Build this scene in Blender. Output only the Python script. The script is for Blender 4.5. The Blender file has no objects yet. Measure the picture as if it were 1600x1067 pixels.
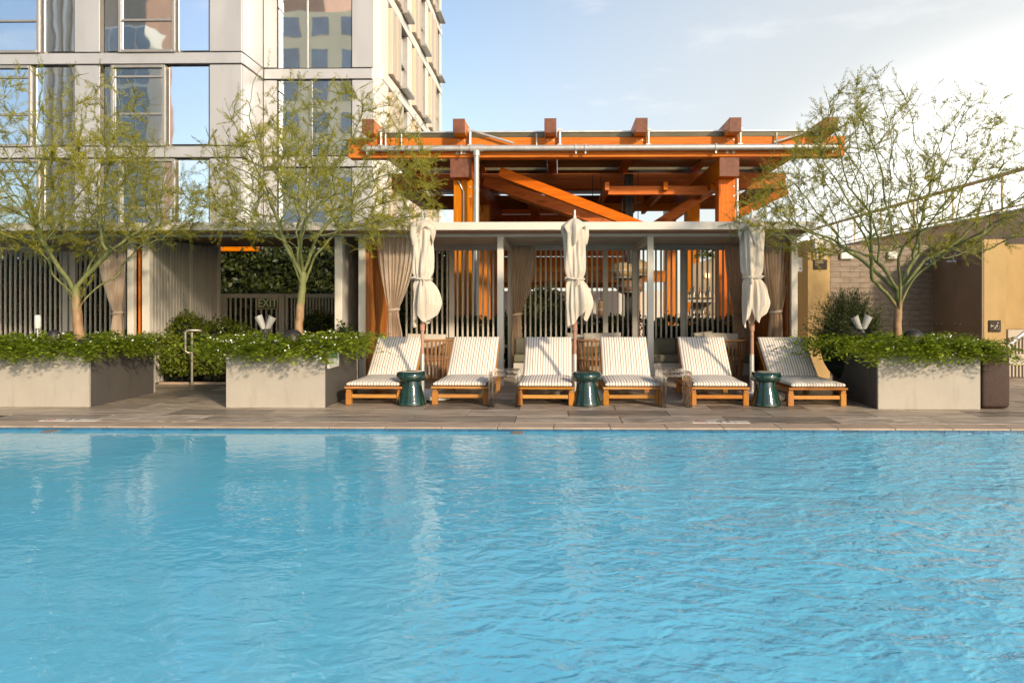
import bpy, bmesh, math, random
import numpy as np
from mathutils import Vector, Matrix

sc = bpy.context.scene
PI = math.pi
R = math.radians

# ------------------------------------------------------------------ camera
CAM_H = 1.33
YAW = R(1.1)
cam_d = bpy.data.cameras.new('camera')
cam = bpy.data.objects.new('camera', cam_d)
sc.collection.objects.link(cam)
cam.location = (0, 0, CAM_H)
cam.rotation_euler = (R(90), 0, YAW)
cam_d.sensor_width = 36
cam_d.lens = 27.0
cam_d.shift_x = -51 / 1600
cam_d.shift_y = -61.5 / 1600
cam_d.clip_end = 3000
sc.camera = cam

# ------------------------------------------------------------------ light
SUN_AZ = R(35)          # to the right of straight behind the camera
SUN_EL = R(21)
SUN_DIR = Vector((math.sin(SUN_AZ) * math.cos(SUN_EL), -math.cos(SUN_AZ) * math.cos(SUN_EL), math.sin(SUN_EL)))
sd = bpy.data.lights.new('sun', 'SUN')
sd.energy = 2.1
sd.angle = R(3.0)
sd.color = (1.0, 0.80, 0.56)
sun = bpy.data.objects.new('sun', sd)
sc.collection.objects.link(sun)
sun.rotation_euler = SUN_DIR.to_track_quat('Z', 'Y').to_euler()

world = bpy.data.worlds.new('World')
sc.world = world
world.use_nodes = True
nt = world.node_tree
for n in list(nt.nodes):
    nt.nodes.remove(n)
def wn(t, **kw):
    n = nt.nodes.new(t)
    for k, v in kw.items():
        setattr(n, k, v)
    return n
sky = wn('ShaderNodeTexSky', sky_type='NISHITA')
sky.sun_disc = False
sky.sun_elevation = SUN_EL
sky.sun_rotation = PI - SUN_AZ
sky.air_density = 1.0
sky.dust_density = 1.0
sky.ozone_density = 1.0
SKY_STRENGTH = 0.10
tc = wn('ShaderNodeTexCoord')
# warm evening glow low in the west
glow_az, glow_el = R(46), R(12)
gd = (math.sin(glow_az) * math.cos(glow_el), math.cos(glow_az) * math.cos(glow_el), math.sin(glow_el))
sq = wn('ShaderNodeVectorMath', operation='MULTIPLY')
sq.inputs[1].default_value = (1, 1, 2.3)
nt.links.new(tc.outputs['Generated'], sq.inputs[0])
nrm = wn('ShaderNodeVectorMath', operation='NORMALIZE')
nt.links.new(sq.outputs[0], nrm.inputs[0])
dot = wn('ShaderNodeVectorMath', operation='DOT_PRODUCT')
dot.inputs[1].default_value = gd
nt.links.new(nrm.outputs[0], dot.inputs[0])
gr = wn('ShaderNodeMapRange', interpolation_type='SMOOTHSTEP')
gr.inputs['From Min'].default_value = math.cos(R(64))
gr.inputs['From Max'].default_value = math.cos(R(14))
nt.links.new(dot.outputs['Value'], gr.inputs['Value'])
# thin cloud streaks
mp = wn('ShaderNodeMapping')
mp.inputs['Scale'].default_value = (2.2, 2.2, 7.5)
mp.inputs['Rotation'].default_value = (0.0, R(-16), 0.0)
nt.links.new(tc.outputs['Generated'], mp.inputs['Vector'])
cn = wn('ShaderNodeTexNoise')
cn.inputs['Scale'].default_value = 2.6
cn.inputs['Detail'].default_value = 7
cn.inputs['Roughness'].default_value = 0.58
nt.links.new(mp.outputs['Vector'], cn.inputs['Vector'])
cr = wn('ShaderNodeMapRange', interpolation_type='SMOOTHSTEP')
cr.inputs['From Min'].default_value = 0.54
cr.inputs['From Max'].default_value = 0.78
cr.inputs['To Min'].default_value = 0.03
cr.inputs['To Max'].default_value = 0.6
nt.links.new(cn.outputs['Fac'], cr.inputs['Value'])
mixg = wn('ShaderNodeMix', data_type='RGBA')
nt.links.new(gr.outputs['Result'], mixg.inputs['Factor'])
nt.links.new(sky.outputs['Color'], mixg.inputs['A'])
GLOW = 4.2
mixg.inputs['B'].default_value = (GLOW * 0.94, GLOW * 0.96, GLOW * 0.94, 1)
# the bright heart of the glow, just beyond the trees
core_az, core_el = R(38), R(13)
dot2 = wn('ShaderNodeVectorMath', operation='DOT_PRODUCT')
dot2.inputs[1].default_value = (math.sin(core_az) * math.cos(core_el), math.cos(core_az) * math.cos(core_el), math.sin(core_el))
nt.links.new(nrm.outputs[0], dot2.inputs[0])
gr2 = wn('ShaderNodeMapRange', interpolation_type='SMOOTHSTEP')
gr2.inputs['From Min'].default_value = math.cos(R(29))
gr2.inputs['From Max'].default_value = math.cos(R(2))
nt.links.new(dot2.outputs['Value'], gr2.inputs['Value'])
addg = wn('ShaderNodeMix', data_type='RGBA', blend_type='ADD')
pw = wn('ShaderNodeMath', operation='POWER')
pw.inputs[1].default_value = 1.8
nt.links.new(gr2.outputs['Result'], pw.inputs[0])
nt.links.new(pw.outputs[0], addg.inputs['Factor'])
addg.inputs['B'].default_value = (7, 6.7, 6.0, 1)
mixc = wn('ShaderNodeMix', data_type='RGBA')
nt.links.new(cr.outputs['Result'], mixc.inputs['Factor'])
nt.links.new(mixg.outputs['Result'], addg.inputs['A'])
nt.links.new(addg.outputs['Result'], mixc.inputs['A'])
mixc.inputs['B'].default_value = (4.8, 4.9, 4.9, 1)
bg = wn('ShaderNodeBackground')
bg.inputs['Strength'].default_value = SKY_STRENGTH
nt.links.new(mixc.outputs['Result'], bg.inputs['Color'])
wo = wn('ShaderNodeOutputWorld')
nt.links.new(bg.outputs['Background'], wo.inputs['Surface'])

sc.view_settings.view_transform = 'Standard'
sc.view_settings.look = 'None'
sc.view_settings.gamma = 1.0
sc.view_settings.use_curve_mapping = False
sc.view_settings.exposure = 1.10
sc.cycles.use_denoising = True
sc.cycles.max_bounces = 8
sc.cycles.transparent_max_bounces = 12
sc.cycles.caustics_reflective = False
sc.cycles.caustics_refractive = False
sc.cycles.sample_clamp_indirect = 6

# ------------------------------------------------------------------ helpers
_c, _s = math.cos(YAW), math.sin(YAW)
def wx(px, Y):
    """X of the place seen at photo column px on the vertical plane at distance Y."""
    t = (px - 851) / 1200
    return Y * (t * _c - _s) / (_c + t * _s)
def wz(py, Y, X=0.0):
    return CAM_H + (472 - py) * (Y * _c - X * _s) / 1200

COL = sc.collection
def mesh_from(bm, name, smooth=False):
    bmesh.ops.recalc_face_normals(bm, faces=bm.faces)
    me = bpy.data.meshes.new(name)
    bm.to_mesh(me)
    bm.free()
    if smooth:
        me.polygons.foreach_set('use_smooth', [True] * len(me.polygons))
        try:
            me.set_sharp_from_angle(angle=R(40))
        except Exception:
            pass
    return me
def link(name, me, mats, parent=None, kind=None):
    o = bpy.data.objects.new(name, me)
    COL.objects.link(o)
    if mats is not None:
        if not isinstance(mats, (list, tuple)):
            mats = [mats]
        if len(me.materials) == 0:
            for m in mats:
                me.materials.append(m)
    if parent is not None:
        o.parent = parent
        o.matrix_parent_inverse = Matrix.Translation(-Vector(BASE[parent.name]))
    if kind:
        o['kind'] = kind
    return o
BASE = {}
def obj(name, bm, mat, parent=None, smooth=False, kind=None):
    o = link(name, mesh_from(bm, name, smooth), mat, parent, kind)
    BASE[o.name] = (0, 0, 0)
    return o
def thing(name, label, cat, loc=(0, 0, 0), group=None):
    o = bpy.data.objects.new(name, None)
    COL.objects.link(o)
    o.empty_display_size = 0.1
    o.location = loc
    o['label'] = label
    o['category'] = cat
    if group:
        o['group'] = group
    BASE[o.name] = tuple(loc)
    return o
def tag(o, label, cat, group=None):
    o['label'] = label
    o['category'] = cat
    if group:
        o['group'] = group
    return o
def dup(root, loc, rz=0.0, label=None):
    r = root.copy()
    COL.objects.link(r)
    r.location = loc
    r.rotation_euler = (0, 0, rz)
    if label:
        r['label'] = label
    BASE[r.name] = BASE[root.name]
    for ch in list(root.children):
        c = ch.copy()
        COL.objects.link(c)
        c.parent = r
        c.matrix_parent_inverse = ch.matrix_parent_inverse.copy()
        for g in ch.children:
            d = g.copy()
            COL.objects.link(d)
            d.parent = c
            d.matrix_parent_inverse = g.matrix_parent_inverse.copy()
    return r
def clone(o, name, parent, loc=None, rot=None):
    """another part sharing the mesh of o"""
    c = bpy.data.objects.new(name, o.data)
    COL.objects.link(c)
    c.parent = parent
    c.matrix_parent_inverse = Matrix.Translation(-Vector(BASE[parent.name]))
    if loc is not None:
        c.location = loc
    if rot is not None:
        c.rotation_euler = rot
    BASE[c.name] = (0, 0, 0)
    return c

def nb():
    return bmesh.new()
def box(bm, x0, x1, y0, y1, z0, z1, bev=0.0, seg=1):
    xs, ys, zs = sorted((x0, x1)), sorted((y0, y1)), sorted((z0, z1))
    v = [bm.verts.new((x, y, z)) for z in zs for y in ys for x in xs]
    f = [(0, 2, 3, 1), (4, 5, 7, 6), (0, 1, 5, 4), (2, 6, 7, 3), (0, 4, 6, 2), (1, 3, 7, 5)]
    fs = [bm.faces.new([v[i] for i in q]) for q in f]
    if bev:
        es = list({e for q in fs for e in q.edges})
        bmesh.ops.bevel(bm, geom=es, offset=bev, segments=seg, profile=0.5, affect='EDGES')
    return bm
def bx(x0, x1, y0, y1, z0, z1, bev=0.0, seg=1):
    return box(nb(), x0, x1, y0, y1, z0, z1, bev, seg)
def beam(bm, p, q, w, h, up=(0, 0, 1), bev=0.0):
    """a square bar from p to q: w across, h along up"""
    p, q = Vector(p), Vector(q)
    d = (q - p).normalized()
    up = Vector(up)
    side = d.cross(up).normalized()
    up = side.cross(d).normalized()
    v = []
    for c in (p, q):
        for a, b in ((-1, -1), (1, -1), (1, 1), (-1, 1)):
            v.append(bm.verts.new(c + side * (a * w / 2) + up * (b * h / 2)))
    fs = [bm.faces.new([v[i] for i in k]) for k in ((0, 1, 2, 3), (7, 6, 5, 4), (0, 4, 5, 1), (1, 5, 6, 2), (2, 6, 7, 3), (3, 7, 4, 0))]
    if bev:
        es = list({e for f in fs for e in f.edges})
        bmesh.ops.bevel(bm, geom=es, offset=bev, segments=1, profile=0.5, affect='EDGES')
    return bm
def tube(bm, pts, r, n=8, cap=True):
    pts = [Vector(p) for p in pts]
    rr = r if isinstance(r, (list, tuple)) else [r] * len(pts)
    rings = []
    ref = None
    for i, p in enumerate(pts):
        d = (pts[min(i + 1, len(pts) - 1)] - pts[max(i - 1, 0)]).normalized()
        if ref is None:
            ref = d.orthogonal().normalized()
        ref = (ref - d * ref.dot(d))
        ref = ref.normalized() if ref.length > 1e-6 else d.orthogonal().normalized()
        b = d.cross(ref)
        rings.append([bm.verts.new(p + (ref * math.cos(2 * PI * k / n) + b * math.sin(2 * PI * k / n)) * rr[i]) for k in range(n)])
    for a, b in zip(rings, rings[1:]):
        for k in range(n):
            bm.faces.new((a[k], a[(k + 1) % n], b[(k + 1) % n], b[k]))
    if cap:
        bm.faces.new(rings[0][::-1])
        bm.faces.new(rings[-1])
    return bm
def lathe(bm, prof, n=32, c=(0, 0, 0)):
    rings = []
    for r, z in prof:
        if r < 1e-5:
            rings.append([bm.verts.new((c[0], c[1], c[2] + z))])
        else:
            rings.append([bm.verts.new((c[0] + r * math.cos(2 * PI * k / n), c[1] + r * math.sin(2 * PI * k / n), c[2] + z)) for k in range(n)])
    for a, b in zip(rings, rings[1:]):
        for k in range(n):
            k2 = (k + 1) % n
            q = [a[k % len(a)], a[k2 % len(a)], b[k2 % len(b)], b[k % len(b)]]
            u = []
            for w in q:
                if w not in u:
                    u.append(w)
            if len(u) >= 3:
                bm.faces.new(u)
    return bm
def grid_mesh(name, P, closed=False):
    """P: (nv, nu, 3) array -> mesh"""
    nv, nu = P.shape[:2]
    verts = P.reshape(-1, 3)
    faces = []
    for j in range(nv - 1):
        for i in range(nu if closed else nu - 1):
            i2 = (i + 1) % nu
            faces.append((j * nu + i, j * nu + i2, (j + 1) * nu + i2, (j + 1) * nu + i))
    me = bpy.data.meshes.new(name)
    me.from_pydata([tuple(v) for v in verts], [], faces)
    me.polygons.foreach_set('use_smooth', [True] * len(me.polygons))
    return me
def puff(w, d, h, bev=0.03, amp=0.0, seed=0):
    """soft cushion block centred on the origin, bottom at z=0"""
    bm = nb()
    box(bm, -w / 2, w / 2, -d / 2, d / 2, 0, h)
    bmesh.ops.subdivide_edges(bm, edges=bm.edges[:], cuts=7, use_grid_fill=True)
    rnd = random.Random(seed)
    ph = [rnd.random() * 6 for _ in range(6)]
    for v in bm.verts:
        u, t = v.co.x / (w / 2), v.co.y / (d / 2)
        k = (1 - abs(u) ** 4) * (1 - abs(t) ** 4)
        s = 1 if v.co.z > h / 2 else -1
        v.co.z += s * amp * k + amp * .3 * math.sin(5 * u + ph[0]) * math.cos(4 * t + ph[1]) * k
        zz = (v.co.z - h / 2) / (h / 2)
        e = max(0, abs(zz) - .2)
        v.co.x *= 1 - bev * e * e / w * 2
        v.co.y *= 1 - bev * e * e / d * 2
        m = max(abs(u), abs(t))
        if m > .97:
            v.co.z = h / 2 + (v.co.z - h / 2) * .72
    return bm
def text_part(name, s, size, mat, parent, loc, rot=(0, 0, 0), depth=0.002, align='CENTER', sx=1.0, kind=None):
    cu = bpy.data.curves.new(name, 'FONT')
    cu.body = s
    cu.size = size
    cu.extrude = depth
    cu.align_x = align
    cu.align_y = 'CENTER'
    t = bpy.data.objects.new(name + '_temp', cu)
    COL.objects.link(t)
    dg = bpy.context.evaluated_depsgraph_get()
    dg.update()
    me = bpy.data.meshes.new_from_object(t.evaluated_get(dg))
    COL.objects.unlink(t)
    bpy.data.objects.remove(t)
    me.materials.clear()
    me.transform(Matrix.Translation(loc) @ Matrix.LocRotScale(None, __import__('mathutils').Euler(rot), Vector((sx, 1, 1))))
    o = link(name, me, mat, parent, kind)
    BASE[o.name] = (0, 0, 0)
    return o

# ------------------------------------------------------------------ materials
def new_mat(name):
    m = bpy.data.materials.new(name)
    m.use_nodes = True
    t = m.node_tree
    b = t.nodes['Principled BSDF']
    return m, t, b
def nd(t, typ, **kw):
    n = t.nodes.new(typ)
    for k, v in kw.items():
        if k.startswith('i_'):
            key = k[2:].replace('_', ' ')
            n.inputs[key].default_value = v
        else:
            setattr(n, k, v)
    return n
def coords(t, stretch=(1, 1, 1), rnd=True, kind='Object'):
    tcn = nd(t, 'ShaderNodeTexCoord')
    mpn = nd(t, 'ShaderNodeMapping')
    mpn.inputs['Scale'].default_value = stretch
    t.links.new(tcn.outputs[kind], mpn.inputs['Vector'])
    if rnd:
        oi = nd(t, 'ShaderNodeObjectInfo')
        mu = nd(t, 'ShaderNodeMath', operation='MULTIPLY')
        mu.inputs[1].default_value = 37.0
        t.links.new(oi.outputs['Random'], mu.inputs[0])
        t.links.new(mu.outputs[0], mpn.inputs['Location'])
    return mpn.outputs['Vector']
def ramp(t, fac, stops):
    r = nd(t, 'ShaderNodeValToRGB')
    e = r.color_ramp.elements
    while len(e) < len(stops):
        e.new(0.5)
    for k, (p, c) in enumerate(stops):
        e[k].position = p
        e[k].color = (c[0], c[1], c[2], 1)
    t.links.new(fac, r.inputs['Fac'])
    return r.outputs['Color']
def mixcol(t, fac, a, b, mode='MIX'):
    n = nd(t, 'ShaderNodeMix', data_type='RGBA', blend_type=mode)
    for sock, v in (('Factor', fac), ('A', a), ('B', b)):
        if hasattr(v, 'is_linked') or hasattr(v, 'links'):
            t.links.new(v, n.inputs[sock])
        elif sock == 'Factor':
            n.inputs[sock].default_value = v
        else:
            n.inputs[sock].default_value = (v[0], v[1], v[2], 1)
    return n.outputs['Result']
def noise(t, vec, scale, detail=4, rough=.55, dist=0.0):
    n = nd(t, 'ShaderNodeTexNoise')
    n.inputs['Scale'].default_value = scale
    n.inputs['Detail'].default_value = detail
    n.inputs['Roughness'].default_value = rough
    n.inputs['Distortion'].default_value = dist
    t.links.new(vec, n.inputs['Vector'])
    return n.outputs['Fac']
def bump(t, b, h, strength=.2, dist=.01):
    n = nd(t, 'ShaderNodeBump')
    n.inputs['Strength'].default_value = strength
    n.inputs['Distance'].default_value = dist
    t.links.new(h, n.inputs['Height'])
    t.links.new(n.outputs['Normal'], b.inputs['Normal'])
def M(name, col, rough=.6, metal=0.0, var=.18, scale=5, bstr=.15, bscale=60, bdist=.004, stretch=(1, 1, 1), spec=.5, rnd=True, detail=5, blotch=0.0):
    m, t, b = new_mat(name)
    v = coords(t, stretch, rnd)
    f = noise(t, v, scale, detail)
    lo = [max(0, c * (1 - var)) for c in col]
    hi = [min(1, c * (1 + var)) for c in col]
    c = ramp(t, f, [(.3, lo), (.7, hi)])
    if blotch:
        f2 = noise(t, v, scale * .22, 3, .6, .6)
        c = mixcol(t, f2, c, [x * (1 - blotch) for x in col], 'MIX')
    t.links.new(c, b.inputs['Base Color'])
    b.inputs['Roughness'].default_value = rough
    b.inputs['Metallic'].default_value = metal
    b.inputs['Specular IOR Level'].default_value = spec
    if bstr:
        bump(t, b, noise(t, v, bscale, 4, .6), bstr, bdist)
    return m
def wood(name, dark, mid, light, axis, rough=.5, scale=1.0, spec=.12, knots=True):
    m, t, b = new_mat(name)
    st = [14.0, 14.0, 14.0]
    st['xyz'.index(axis)] = .8
    v = coords(t, [s * scale for s in st])
    f = noise(t, v, 1.6, 8, .70, 1.1)
    c = ramp(t, f, [(.28, [d * .85 for d in dark]), (.42, [(d + e) / 2 for d, e in zip(dark, mid)]), (.54, mid), (.72, light)])
    st2 = [2.5, 2.5, 2.5]
    st2['xyz'.index(axis)] = .6
    v2 = coords(t, st2)
    f2 = noise(t, v2, 1.2, 2)
    c = mixcol(t, f2, c, mixcol(t, .55, c, dark), 'MIX')
    oi = nd(t, 'ShaderNodeObjectInfo')
    hv = nd(t, 'ShaderNodeHueSaturation')
    for key, lo, hi, k in (('Value', .80, 1.16, 5.3), ('Saturation', .93, 1.04, 9.1), ('Hue', .492, .510, 13.7)):
        mq = nd(t, 'ShaderNodeMath', operation='MULTIPLY')
        mq.inputs[1].default_value = k
        fq = nd(t, 'ShaderNodeMath', operation='FRACT')
        rq = nd(t, 'ShaderNodeMapRange')
        rq.inputs['To Min'].default_value = lo
        rq.inputs['To Max'].default_value = hi
        t.links.new(oi.outputs['Random'], mq.inputs[0])
        t.links.new(mq.outputs[0], fq.inputs[0])
        t.links.new(fq.outputs[0], rq.inputs['Value'])
        t.links.new(rq.outputs['Result'], hv.inputs[key])
    t.links.new(c, hv.inputs['Color'])
    c = hv.outputs['Color']
    if knots:
        st3 = [7.0, 7.0, 7.0]
        st3['xyz'.index(axis)] = 1.7
        v3 = coords(t, st3)
        vo = nd(t, 'ShaderNodeTexVoronoi', i_Scale=.55)
        t.links.new(v3, vo.inputs['Vector'])
        kr = nd(t, 'ShaderNodeMapRange', interpolation_type='SMOOTHSTEP')
        kr.inputs['From Min'].default_value = .06
        kr.inputs['From Max'].default_value = .2
        kr.inputs['To Min'].default_value = .7
        kr.inputs['To Max'].default_value = 0
        t.links.new(vo.outputs['Distance'], kr.inputs['Value'])
        c = mixcol(t, kr.outputs['Result'], c, [d * .45 for d in dark])
    t.links.new(c, b.inputs['Base Color'])
    b.inputs['Roughness'].default_value = rough
    b.inputs['Specular IOR Level'].default_value = spec
    bump(t, b, f, .4, .005)
    return m
def leaf_mat(name, dark, light, trans=.35, rough=.5, spec=.3):
    m, t, b = new_mat(name)
    a = nd(t, 'ShaderNodeAttribute', attribute_name='tint')
    c = ramp(t, a.outputs['Fac'], [(0, dark), (.55, [(x + y) / 2 for x, y in zip(dark, light)]), (1, light)])
    t.links.new(c, b.inputs['Base Color'])
    b.inputs['Roughness'].default_value = rough
    b.inputs['Specular IOR Level'].default_value = spec
    tr = nd(t, 'ShaderNodeBsdfTranslucent')
    br = mixcol(t, 1.0, c, (1.5, 1.4, .7), 'MULTIPLY')
    t.links.new(br, tr.inputs['Color'])
    ms = nd(t, 'ShaderNodeMixShader')
    ms.inputs['Fac'].default_value = trans
    out = t.nodes['Material Output']
    t.links.new(b.outputs['BSDF'], ms.inputs[1])
    t.links.new(tr.outputs['BSDF'], ms.inputs[2])
    t.links.new(ms.outputs['Shader'], out.inputs['Surface'])
    return m
def cloth_mat(name, col, trans=.25, rough=.85, alpha=1.0, creases=.18):
    m, t, b = new_mat(name)
    v = coords(t)
    f = noise(t, v, 3, 3)
    c = ramp(t, f, [(.3, [x * .9 for x in col]), (.7, [min(1, x * 1.06) for x in col])])
    t.links.new(c, b.inputs['Base Color'])
    b.inputs['Roughness'].default_value = rough
    b.inputs['Specular IOR Level'].default_value = .15
    vs_ = coords(t, (16, 16, 1.3))
    bump(t, b, noise(t, vs_, 1.0, 4, .6, .6), creases, .03)
    tr = nd(t, 'ShaderNodeBsdfTranslucent')
    t.links.new(c, tr.inputs['Color'])
    ms = nd(t, 'ShaderNodeMixShader')
    ms.inputs['Fac'].default_value = trans
    out = t.nodes['Material Output']
    t.links.new(b.outputs['BSDF'], ms.inputs[1])
    t.links.new(tr.outputs['BSDF'], ms.inputs[2])
    last = ms.outputs['Shader']
    if alpha < 1:
        tp = nd(t, 'ShaderNodeBsdfTransparent')
        m2 = nd(t, 'ShaderNodeMixShader')
        m2.inputs['Fac'].default_value = alpha
        t.links.new(tp.outputs['BSDF'], m2.inputs[1])
        t.links.new(last, m2.inputs[2])
        last = m2.outputs['Shader']
    t.links.new(last, out.inputs['Surface'])
    return m

MT = {}
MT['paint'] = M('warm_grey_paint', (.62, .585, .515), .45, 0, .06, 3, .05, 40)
MT['flank_shade_paint'] = M('flank_shaded_grey', (.44, .42, .385), .5, 0, .08, 3, .05, 40)  # cabana grey darkened: the shade in the passage is put into the colour
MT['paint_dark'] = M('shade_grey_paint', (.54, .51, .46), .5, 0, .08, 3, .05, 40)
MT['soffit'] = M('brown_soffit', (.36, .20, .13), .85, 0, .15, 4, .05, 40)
OD, OM, OL = (.38, .085, .002), (.66, .172, .003), (.82, .255, .005)
for ax in 'xyz':
    MT['cedar_' + ax] = wood('stained_cedar_' + ax, OD, OM, OL, ax, .42, .8)
MT['cedar_end'] = M('cedar_end_grain', (.15, .050, .025), .6, 0, .35, 9, .3, 50)
TD, TM, TL = (.36, .15, .03), (.52, .235, .055), (.63, .32, .09)
for ax in 'xyz':
    MT['teak_' + ax] = wood('oiled_teak_' + ax, TD, TM, TL, ax, .45, 2.2, knots=False)
MT['panel_wood_z'] = wood('slat_wood', (.27, .085, .02), (.40, .14, .03), (.50, .2, .05), 'z', .5, 1.5, knots=False)
MT['weave_wood'] = wood('brown_slat_wood', (.24, .11, .045), (.36, .18, .08), (.46, .25, .12), 'z', .55, 2.0, knots=False)
MT['steel'] = M('galvanised_pipe', (.52, .51, .49), .42, .55, .12, 8, .08, 40)
MT['white_metal'] = M('white_metal', (.60, .59, .56), .4, 0, .05, 4, .03, 50)
MT['black'] = M('black_plastic', (.018, .017, .016), .5, 0, .2, 6, .1, 50)
MT['dark_soil'] = M('soil', (.03, .022, .016), .9, 0, .4, 20, .5, 60)
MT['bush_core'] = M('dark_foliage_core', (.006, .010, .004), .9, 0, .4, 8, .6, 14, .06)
# ================================================================== ground, deck, pool
def structure(o):
    o['kind'] = 'structure'
    return o
POOL_Y = 8.18
MT['concrete'] = M('pale_concrete', (.36, .34, .31), .8, 0, .2, 1.5, .2, 30)
structure(obj('ground', bx(-600, 600, -600, 900, -1.9, -1.6), M('city_ground', (.16, .15, .14), .9, 0, .3, .05, 0), None))
MT['grout'] = M('dark_joint', (.045, .037, .03), .9, 0, .3, 20, .2, 60)
deck = structure(obj('deck', bx(-14, 14, POOL_Y + .02, 46, -1.6, -.014), MT['grout']))

def tile_mat():
    m, t, b = new_mat('veined_deck_tile')
    tcn = nd(t, 'ShaderNodeTexCoord')
    oi = nd(t, 'ShaderNodeObjectInfo')
    mu = nd(t, 'ShaderNodeMath', operation='MULTIPLY')
    mu.inputs[1].default_value = 61.0
    t.links.new(oi.outputs['Random'], mu.inputs[0])
    vs = []
    for st in ((.55, 7.0, 1.0), (1.1, 4.2, 1.0)):
        mpn = nd(t, 'ShaderNodeMapping')
        mpn.inputs['Scale'].default_value = st
        if st[0] > 1:
            mpn.inputs['Rotation'].default_value = (0, 0, R(90))
        t.links.new(tcn.outputs['Object'], mpn.inputs['Vector'])
        t.links.new(mu.outputs[0], mpn.inputs['Location'])
        vs.append(mpn.outputs['Vector'])
    f1 = noise(t, vs[0], 2.4, 8, .62, 1.1)
    f2 = noise(t, vs[1], 2.4, 8, .62, 1.4)
    gt = nd(t, 'ShaderNodeMath', operation='GREATER_THAN')
    gt.inputs[1].default_value = .72
    fr = nd(t, 'ShaderNodeMath', operation='FRACT')
    m7 = nd(t, 'ShaderNodeMath', operation='MULTIPLY')
    m7.inputs[1].default_value = 7.31
    t.links.new(oi.outputs['Random'], m7.inputs[0])
    t.links.new(m7.outputs[0], fr.inputs[0])
    t.links.new(fr.outputs[0], gt.inputs[0])
    mx = nd(t, 'ShaderNodeMix', data_type='FLOAT')
    t.links.new(gt.outputs[0], mx.inputs['Factor'])
    t.links.new(f1, mx.inputs['A'])
    t.links.new(f2, mx.inputs['B'])
    f = mx.outputs['Result']
    c = ramp(t, f, [(.30, (.11, .085, .066)), (.44, (.24, .195, .152)), (.56, (.39, .325, .255)), (.72, (.58, .50, .41))])
    hs = nd(t, 'ShaderNodeHueSaturation')
    vr = nd(t, 'ShaderNodeMapRange')
    vr.inputs['To Min'].default_value = .55
    vr.inputs['To Max'].default_value = 1.30
    m3 = nd(t, 'ShaderNodeMath', operation='MULTIPLY')
    m3.inputs[1].default_value = 3.77
    fr3 = nd(t, 'ShaderNodeMath', operation='FRACT')
    t.links.new(oi.outputs['Random'], m3.inputs[0])
    t.links.new(m3.outputs[0], fr3.inputs[0])
    t.links.new(fr3.outputs[0], vr.inputs['Value'])
    t.links.new(vr.outputs['Result'], hs.inputs['Value'])
    t.links.new(c, hs.inputs['Color'])
    t.links.new(hs.outputs['Color'], b.inputs['Base Color'])
    b.inputs['Roughness'].default_value = .48
    b.inputs['Specular IOR Level'].default_value = .4
    bump(t, b, f, .25, .004)
    return m
MT['tile'] = tile_mat()
TW, TD_ = 1.195, .5
t0 = obj('tile', bx(-TW / 2 + .004, TW / 2 - .004, -TD_ / 2 + .004, TD_ / 2 - .004, -.0135, 0, .002), MT['tile'], deck)
first = True
for row in range(17):
    y = POOL_Y + .31 + TD_ / 2 + row * TD_
    off = (.0, .6)[row % 2] + .10
    half = 6.9 + (y - 8.3) * .75
    for k in range(-9, 10):
        x = k * TW + off
        if abs(x - .6) > half or (y > 12.3 and -6.5 < x - .6 < -3.4 + 0 and y < 15):
            continue
        if y > 14.9 and x < 4.0:
            continue
        if first:
            t0.location = (x, y, 0)
            first = False
        else:
            clone(t0, 'tile', deck, (x, y, 0))
# coping stones along the pool rim
MT['coping'] = M('tan_coping', (.40, .30, .22), .5, 0, .22, 3, .15, 40, stretch=(1, 3, 1))
coping = structure(obj('coping_bed', bx(-14, 14, POOL_Y + .03, POOL_Y + .30, -1.6, -.03), MT['grout']))
cstone = None
for k in range(-13, 14):
    x = k * .6 + .24
    if cstone is None:
        cstone = obj('coping_stone', bx(-.297, .297, POOL_Y - .02, POOL_Y + .302, -.021, -.002, .003), MT['coping'], coping)
        cstone.location = (x, 0, 0)
    else:
        clone(cstone, 'coping_stone', coping, (x, 0, 0))
# pool shell
MT['plaster'] = M('pool_plaster', (.30, .62, .72), .7, 0, .05, 2, 0)
pool = structure(obj('pool_wall', bx(-14, 14, POOL_Y, POOL_Y + .03, -1.5, -.0222), MT['plaster']))
MT['blue_tile'] = M('navy_waterline_tile', (.035, .12, .22), .18, 0, .35, 3, .05, 30)
wt = None
for k in range(-42, 43):
    x = k * .1524 + .02
    if wt is None:
        wt = obj('waterline_tile', bx(-.0747, .0747, POOL_Y - .008, POOL_Y - .001, -.16, -.0225, .002), MT['blue_tile'], pool)
        wt.location = (x, 0, 0)
    else:
        clone(wt, 'waterline_tile', pool, (x, 0, 0))

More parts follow.
